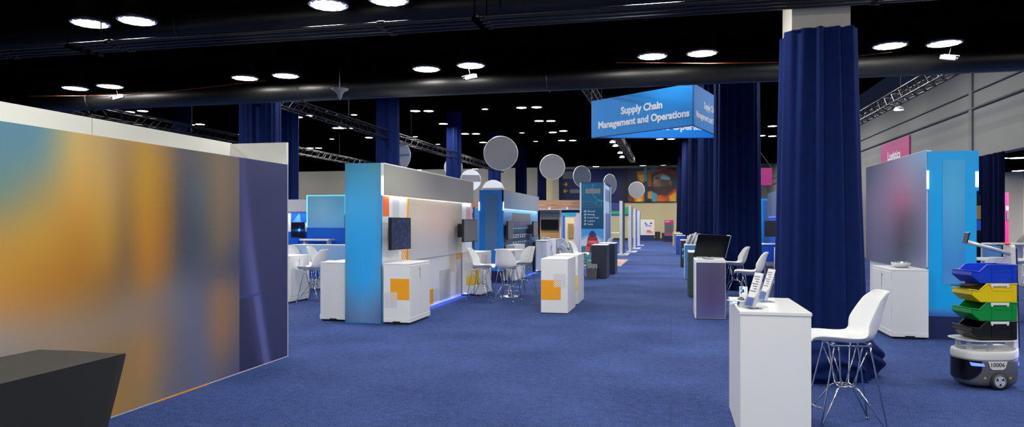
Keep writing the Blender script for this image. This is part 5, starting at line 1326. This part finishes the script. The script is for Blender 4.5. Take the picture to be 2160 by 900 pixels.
# clear racks on the light blue pedestal
for i, (dx, dy, h_) in enumerate(((.08, .2, .28), (.2, .3, .33), (.3, .22, .3))):
    x, y = .37 + dx, 19.65 + dy
    t = thing('brochure_rack', ['clear brochure rack on the light blue pedestal, aisle side', 'tallest clear brochure rack on the light blue pedestal', 'clear brochure rack on the light blue pedestal, drape side'][i], 'rack', (x, y, .94))
    def lean(a, b, z, yy): return (x + a + (z - .94) * .3 + b, y + yy, z)
    hz = .94 + h_
    MB().prism([lean(-.055, 0, .94, 0), lean(.055, 0, .94, 0), lean(.055, 0, hz - .04, .04), lean(-.055, 0, hz - .04, .04)], (0, .004, 0)).build('rack_back', acrylic, t)
    MB().prism([lean(-.055, 0, .94, -.04), lean(.055, 0, .94, -.04), lean(.055, 0, .94 + h_ * .4, -.03), lean(-.055, 0, .94 + h_ * .4, -.03)], (0, .004, 0)).build('rack_front', acrylic, t)
    MB().box(x - .055, x + .055, y - .04, y + .01, .94, .944).build('rack_base', acrylic, t)
    for k in (-1, 0, 1): MB().prism([lean(-.045 + .02 * k, 0, .95, -.012 - .01 * k), lean(.035 + .02 * k, 0, .95, -.012 - .01 * k), lean(.03 + .03 * k, .02 * k, hz - .03 * abs(k), .02 - .01 * k), lean(-.03 + .03 * k, .02 * k, hz - .03 * abs(k), .02 - .01 * k)], (0, .003, 0)).build('pages', [silver, plastic, greydisc][k + 1], t)
for i, z in enumerate((.55, .72)):
    t = thing('hand_sanitizer', ['small blue dispenser low on the side of the light blue pedestal', 'small blue dispenser high on the side of the light blue pedestal'][i], 'dispenser', (.34, 20.0, z))
    t.name = 'side_dispenser'
    MB().lathe([(.025, 0), (.035, .02), (.035, .08), (.02, .1)], (.34, 20.0 + .1 * i, z), 12).build('dispenser_body', cyanprint, t, True)
    MB().box(.345, .37, 19.98 + .1 * i, 20.02 + .1 * i, z + .02, z + .06).build('bracket', silver, t)

# ================================================================== delivery robot
t = thing('delivery_robot', 'grey and white tray robot numbered 10006 carrying a stack of bins', 'robot')
def sell(a, b, e=3.0, n=64):
    out = []
    for k in range(n):
        w = 2 * PI * k / n; c, s = math.cos(w), math.sin(w); q = 1 / (abs(c) ** e + abs(s) ** e) ** (1 / e)
        out.append((a * c * q, b * s * q))
    return out
def loft(levels, n=64):
    """levels: (z, half length, half width, shift x)"""
    mb = MB(); vs = []; fs = []
    for z, a, b, dx in levels:
        vs += [(x + dx, y, z) for x, y in sell(a, b, 3.0, n)]
    for i in range(len(levels) - 1):
        for k in range(n): fs.append((i * n + k, i * n + (k + 1) % n, (i + 1) * n + (k + 1) % n, (i + 1) * n + k))
    fs.append(tuple(range(n))[::-1]); fs.append(tuple((len(levels) - 1) * n + k for k in range(n)))
    return mb.add(vs, fs)
HL, HW = .262, .2
loft([(.025, HL - .04, HW - .04, 0), (.045, HL - .02, HW - .02, 0), (.08, HL - .008, HW - .006, 0), (.18, HL, HW, 0), (.25, HL, HW, 0), (.275, HL - .003, HW - .003, 0)]).build('chassis', robogrey, t, True)
def deck(u, v):
    i = u * 2 * PI; c, s = math.cos(i), math.sin(i); q = 1 / (abs(c) ** 3 + abs(s) ** 3) ** (1 / 3)
    x, y = c * q, s * q
    prof = [(1.0, 0.0), (1.012, .012), (1.012, .05), (.99, .07), (.95, .078), (.86, .07), (.8, .045), (.5, .035), (.01, .03)]
    k = v * (len(prof) - 1); j = min(int(k), len(prof) - 2); f = k - j
    r = prof[j][0] * (1 - f) + prof[j + 1][0] * f; z = prof[j][1] * (1 - f) + prof[j + 1][1] * f
    X = x * HL * r; rise = .035 * max(0, min(1, (-X - .1) / .2)) ** 1.5 if r > .8 else 0
    return (X, y * HW * r, .272 + z + rise)
MB().grid(deck, 72, 33, closed_u=True).build('white_deck', robowhite, t, True)
def side_pt(x, z, o=.003):
    b = HW * (1 - (abs(x) / HL) ** 3) ** (1 / 3) if abs(x) < HL else 0
    return (x, b + o, z)
# dark sensor window wrapped round the front
def win(u, v):
    w = (u - .5) * 2 * 1.02
    c, s = math.cos(w), math.sin(w); q = 1 / (abs(c) ** 3 + abs(s) ** 3) ** (1 / 3)
    edge = abs(u - .5) * 2
    zb = .075 + .10 * edge ** 5
    z = zb + (.262 - zb) * v
    return ((HL + .003) * c * q, (HW + .003) * s * q, z)
MB().grid(win, 60, 8).build('sensor_window', robodark, t, True)
for xa, xb in ((.13, .225), (-.25, -.2)):
    n = 8; a = [side_pt(xa + (xb - xa) * k / n, .215 + .02 * (1 - k / n) * 0, .007) for k in range(n + 1)]; b = [side_pt(xa + (xb - xa) * k / n + .01 * (xa > 0), .24 + .006 * k / n, .007) for k in range(n + 1)]
    mb = MB(); mb.add(a + b, [(k, k + 1, n + 2 + k, n + 1 + k) for k in range(n)]); mb.build('blue_light_bar', ledblue, t)
plate = MB().prism([(-.19 + .1, HW + .004, .265), (-.19 - .12, HW - .012, .265)][:1] + [(-.005, HW + .003, .262), (-.185, HW + .003, .262), (-.165, HW + .003, .20), (-.14, HW + .003, .183), (-.05, HW + .003, .183), (-.025, HW + .003, .2)], (0, .004, 0)) if False else MB().prism([(x + .11, HW + .002, zz) for x, zz in ((-.005, .262), (-.185, .262), (-.165, .2), (-.14, .185), (-.05, .185), (-.025, .2))], (0, .004, 0))
pl = plate.build('number_plate', robowhite, t)
o = fit('10006', .125, pl, (.015, HW + .0075, .229), (-1, 0, 0), size=.05, thick=0.0); o.data.materials.clear(); o.data.materials.append(black)
wh = MB().tube([(-.0, HW - .03, .08), (-.0, HW + .012, .08)], .08, 32).build('wheel', rubber, t, True)
hb = MB(); hb.tube([(-.0, HW + .012, .08), (-.0, HW + .016, .08)], .05, 24); hb.build('hub', silver, wh)
for k in range(3):
    w = k * 2 * PI / 3 + .6
    MB().prism([(-.0 + .016 * math.cos(w - .5), HW + .0165, .08 + .016 * math.sin(w - .5)), (-.0 + .042 * math.cos(w - .35), HW + .0165, .08 + .042 * math.sin(w - .35)), (-.0 + .042 * math.cos(w + .35), HW + .0165, .08 + .042 * math.sin(w + .35))], (0, .001, 0)).build('spoke_gap', robodark, wh)
MB().tube([(-.0 + .058 * math.cos(w), HW + .013, .08 + .058 * math.sin(w)) for w in np.linspace(0, 2 * PI, 28, endpoint=False)], .006, 6, closed=True).build('tyre_ring', robogrey, wh, True)
MB().tube([(-.0, -HW + .03, .08), (-.0, -HW - .012, .08)], .08, 24).build('wheel', rubber, t, True)
for x in (.125, -.11): 
    q = side_pt(x, .1, .0); MB().prism([(x - .012, q[1] - .004, .1), (x + .012, q[1] - .004, .1), (x, q[1] - .004, .122)], (0, .006, 0)).build('warning_triangle', yellowprint, t)
for x, y in ((.2, .08), (.2, -.08), (.02, .1)):
    MB().prism([(x - .03, y, .31), (x + .03, y, .31), (x + .02, y, .435), (x - .015, y, .435)], (0, .02, 0)).build('tray_leg', silver, t)
def tray(u, v):
    a = u * 2 * PI; c, s = math.cos(a), math.sin(a); q = 1 / (abs(c) ** 3 + abs(s) ** 3) ** (1 / 3)
    r = [0.01, .5, .9, 1.0, 1.0, .9, .5, .01][min(7, int(v * 7.001))]; z = [0, 0, .0, .006, .012, .008, .008, .008][min(7, int(v * 7.001))]
    return (.02 + .27 * c * q * r, .2 * s * q * r, .435 + z)
MB().grid(tray, 64, 8, closed_u=True).build('tray', robowhite, t, True)
lean = .025
def mast_pt(x, y, z): return (x + lean * (z - .35), y, z)
mb = MB(); poly = [(-.245, -.06), (-.245, .06), (-.285, .07), (-.285, -.07)]
mb.add([mast_pt(x, y, .33) for x, y in poly] + [mast_pt(x, y * .9, 1.3) for x, y in poly] + [mast_pt(x, y * .8, 1.325) for x, y in poly], [(3, 2, 1, 0)] + [(l * 4 + i, l * 4 + (i + 1) % 4, l * 4 + 4 + (i + 1) % 4, l * 4 + 4 + i) for l in (0, 1) for i in range(4)] + [(8, 9, 10, 11)])
mb.build('mast', robowhite, t, bevel=.008)
mb = MB(); poly = [(-.286, -.068), (-.286, .068), (-.305, .06), (-.305, -.06)]
mb.add([mast_pt(x, y, .36) for x, y in poly] + [mast_pt(x, y * .9, 1.29) for x, y in poly], [(3, 2, 1, 0)] + [(i, (i + 1) % 4, 4 + (i + 1) % 4, 4 + i) for i in range(4)] + [(4, 5, 6, 7)])
mb.build('mast_back_cover', robonavy, t)
mb = MB(); mb.box(0, .001, 0, .001, 0, .001)
MB().box(-.24, -.23, .015, .05, .95, 1.2).build('mast_slot', greyprint, t)
MB().lathe([(.03, 1.325), (.03, 1.335), (.02, 1.342)], (-.225, 0, 0), 16).build('stop_button', mat('red_button', (220, 40, 30), .4, noise=.02), t, True)
MB().tube([mast_pt(-.25, .03, 1.24), (-.02, .03, 1.3), (.2, .03, 1.355)], .018, 8).build('tablet_arm', silver, t, True)
ta = MB().prism([(.195, .0, 1.35), (.21, .0, 1.34), (.185, .0, 1.44), (.17, .0, 1.445)], (0, .06, 0)).build('tablet', black, t)
MB().box(-.312, -.2, -HW + .0, HW - .03, .345, .365).build('rear_blue_glow_bar', robonavy, t) if False else None
RB = PI + .25; RX, RY = 2.885, 7.45
t.location = (RX, RY, 0); t.rotation_euler = (0, 0, RB)
lamp('POINT', (RX + .36, RY - .1, .3), .6, .05, (.3, .3, 1))
# the four stacked bins
def hopper(z, m, label, dx=0.0):
    b = thing('stacking_bin', label, 'bin', (0, 0, 0), 'stacked hopper bins on the robot')
    Lb, W, H, th_ = .205, .14, .168, .005
    prof = [(-Lb, 0), (.14, 0), (Lb + .02, .07), (Lb + .01, .115), (.155, .105), (.085, H), (-Lb, H)]
    mb = MB()
    for s in (-1, 1):       # side walls
        mb.prism([(x, s * W, zz) for x, zz in prof], (0, -s * th_, 0))
    def slab(a, c): 
        mb.prism([(a[0], -W, a[1]), (a[0], W, a[1]), (c[0], W, c[1]), (c[0], -W, c[1])], (th_ * (-1 if a[0] > 0 and c[0] > .1 and c[1] > a[1] else 1) if abs(a[0] - c[0]) < .05 else 0, 0, th_ if abs(a[0] - c[0]) >= .05 else 0))
    slab(prof[0], prof[1]); slab(prof[1], prof[2]); slab(prof[2], prof[3]); slab(prof[0], prof[6])
    mb.build('bin_shell', m, b)
    mb = MB()
    for s in (-1, 1):
        pts = [(-Lb, s * (W + .003), H), (.085, s * (W + .003), H), (.155, s * (W + .003), .105), (Lb + .012, s * (W + .003), .115)]
        mb.tube(pts, .0065, 6)
    mb.tube([(Lb + .012, -W, .115), (Lb + .012, W, .115)], .0065, 6); mb.tube([(-Lb, -W, H), (-Lb, W, H)], .0065, 6)
    mb.build('rolled_rim', m, b, True)
    for s in (-1, 1):
        mb = MB()
        for zz in (.14, .105): mb.box(-.16, .03, s * W, s * (W + .005), zz, zz + .006)
        for xx in (-.165, .03): mb.box(xx, xx + .006, s * W, s * (W + .006), .02, H - .02)
        mb.build('side_rib', m, b)
    c = MB().box(-.12, .05, W + .008, W + .016, H - .02, H + .002)
    for q in (-.115, .032): c.box(q, q + .014, W + .008, W + .017, H - .034, H - .012)
    if m is not binblue: c.build('white_clip', plastic, b)
    b.location = (RX + math.cos(RB) * (dx - .02), RY + math.sin(RB) * (dx - .02), z); b.rotation_euler = (0, 0, RB)
    return b
for i, (m, lb) in enumerate(((binblack, 'black hopper bin, lowest of the stack on the robot'), (bingreen, 'green hopper bin second from the bottom on the robot'), (binyellow, 'yellow hopper bin just under the blue one on the robot'), (binblue, 'blue hopper bin, topmost of the stack on the robot'))):
    b = hopper(.45 + .174 * i, m, lb, .012)
t = thing('paper_bundle', 'dark patterned leaflets sticking out between blue and yellow bins', 'leaflet', (0, 0, 0))
MB().box(.06, .25, -.11, .11, 0, .006).build('cover', robodark, t); 
for k in range(5): MB().box(.08 + .03 * k, .09 + .03 * k, -.1, .1, .006, .0072).build('stripe_print', greyprint, t)
t.location = (RX + math.cos(RB) * .0, RY + math.sin(RB) * .0, .45 + .174 * 3 - .008); t.rotation_euler = (0, .12, RB)

# ================================================================== tables and chairs beyond the sky blue booth
t = thing('bistro_table', 'round white table behind the robot and the sky blue booth', 'table', (5.35, 12.4, 0))
q = DP(2103, 470, 11.6); X, Y = q.x, q.y
t.location = (X, Y, 0)
MB().lathe([(.36, .915), (.38, .92), (.38, .945), (.36, .95)], (X, Y, 0), 40).build('table_top', white, t)
MB().lathe([(.03, .012), (.03, .915)], (X, Y, 0), 16).build('column', chrome, t, True)
MB().lathe([(.24, 0), (.245, .008), (.22, .018), (.05, .035), (.03, .05)], (X, Y, 0), 40).build('disc_base', chrome, t, True)
q = DP(2101, 470, 10.7); stool(q.x, q.y, PI / 2 - .2, 'white stool with its back turned, at the round table behind the robot')
q = DP(2066, 470, 12.6); stool(q.x, q.y, -.6, 'white stool beside the sky blue booth end at the round table')
SP2 = stool_proto(.8); q = DP(2152, 470, 12.6); put(SP2, q.x, q.y, 0, PI - .2, 'tall white stool past the robot mast', 'white shell bar stools')
q = DP(2142, 470, 20); o = copy_tree(SP2); put(o, q.x, q.y, 0, PI, 'tall white stool farther back past the robot mast', 'white shell bar stools')
t = thing('high_table', 'long white high table before the blue curtain of the wall opening', 'table', (7, 17.4, 0))
q0, q1 = DP(2081, 470, 17.4), DP(2154, 470, 17.4)
mb = MB(); mb.box(min(q0.x, q1.x), max(q0.x, q1.x), q0.y - .3, q0.y + .3, 1.0, 1.035); mb.build('table_top', white, t, bevel=.005)
for x in (q0.x + .1, q1.x - .1): MB().box(x - .03, x + .03, q0.y - .2, q0.y + .2, 0, 1.0).build('leg', white, t)
t = thing('panel_board', 'blue board standing below the long high table behind the robot', 'panel', (6.4, 15.8, 0))
t.name = 'modesty_panel'
q0, q1 = DP(2072, 470, 17), DP(2109, 470, 17)
MB().box(q0.x, q1.x, q0.y, q0.y + .04, .2, .98).build('blue_board', lightblue, t); MB().box(q1.x, q1.x + .03, q0.y - .01, q0.y + .05, 0, 1.0).build('post', black, t); MB().box(q0.x - .03, q0.x, q0.y - .01, q0.y + .05, 0, 1.0).build('post', white, t)
cabinet(5.75, 6.6, 12.1, 13.2, .84, 'white cabinet at the photo edge behind the robot mast', door='x-')
t = thing('freestanding_sign', 'pink printed sign panel standing in the room past the wall opening', 'panel', (10, 24, 0))
q0, q1 = DP(2119.5, 470, 23.5), DP(2127, 470, 23.5)
MB().box(q0.x, q1.x, q0.y, q0.y + .06, .0, 2.55).build('sign_board', hotpink, t); MB().box(q0.x + .03, q1.x - .01, q0.y - .01, q0.y, 1.95, 2.1).build('white_print', whiteprint, t); MB().box(q0.x + .05, q1.x, q0.y - .02, q0.y, 1.62, 1.9).build('grey_print', greydisc, t)
t = thing('display_wall', 'dark display with blue screen stripes behind the edge of the sky blue booth', 'display wall', (4.6, 16, 0))
q0, q1 = DP(2050, 470, 17), DP(2067, 470, 17)
MB().box(q0.x, q1.x, q0.y, q0.y + .08, 0, 2.2).build('wall_board', robodark, t); MB().box(q0.x, q1.x, q0.y - .01, q0.y, 1.35, 1.6).build('blue_print', royal, t); MB().box(q0.x, q1.x, q0.y - .01, q0.y, 1.62, 1.95).build('brown_print', tan, t)

# soft light coming back from the unseen part of the hall
lamp('AREA', (-2.5, -5.0, 3.2), 120, 7.0, (1, .99, .97), (PI / 2 - .15, 0, 0), 2.5)
w = bpy.data.worlds.new('world'); sc.world = w; w.use_nodes = True
w.node_tree.nodes['Background'].inputs['Color'].default_value = (.5, .55, .7, 1); w.node_tree.nodes['Background'].inputs['Strength'].default_value = .05
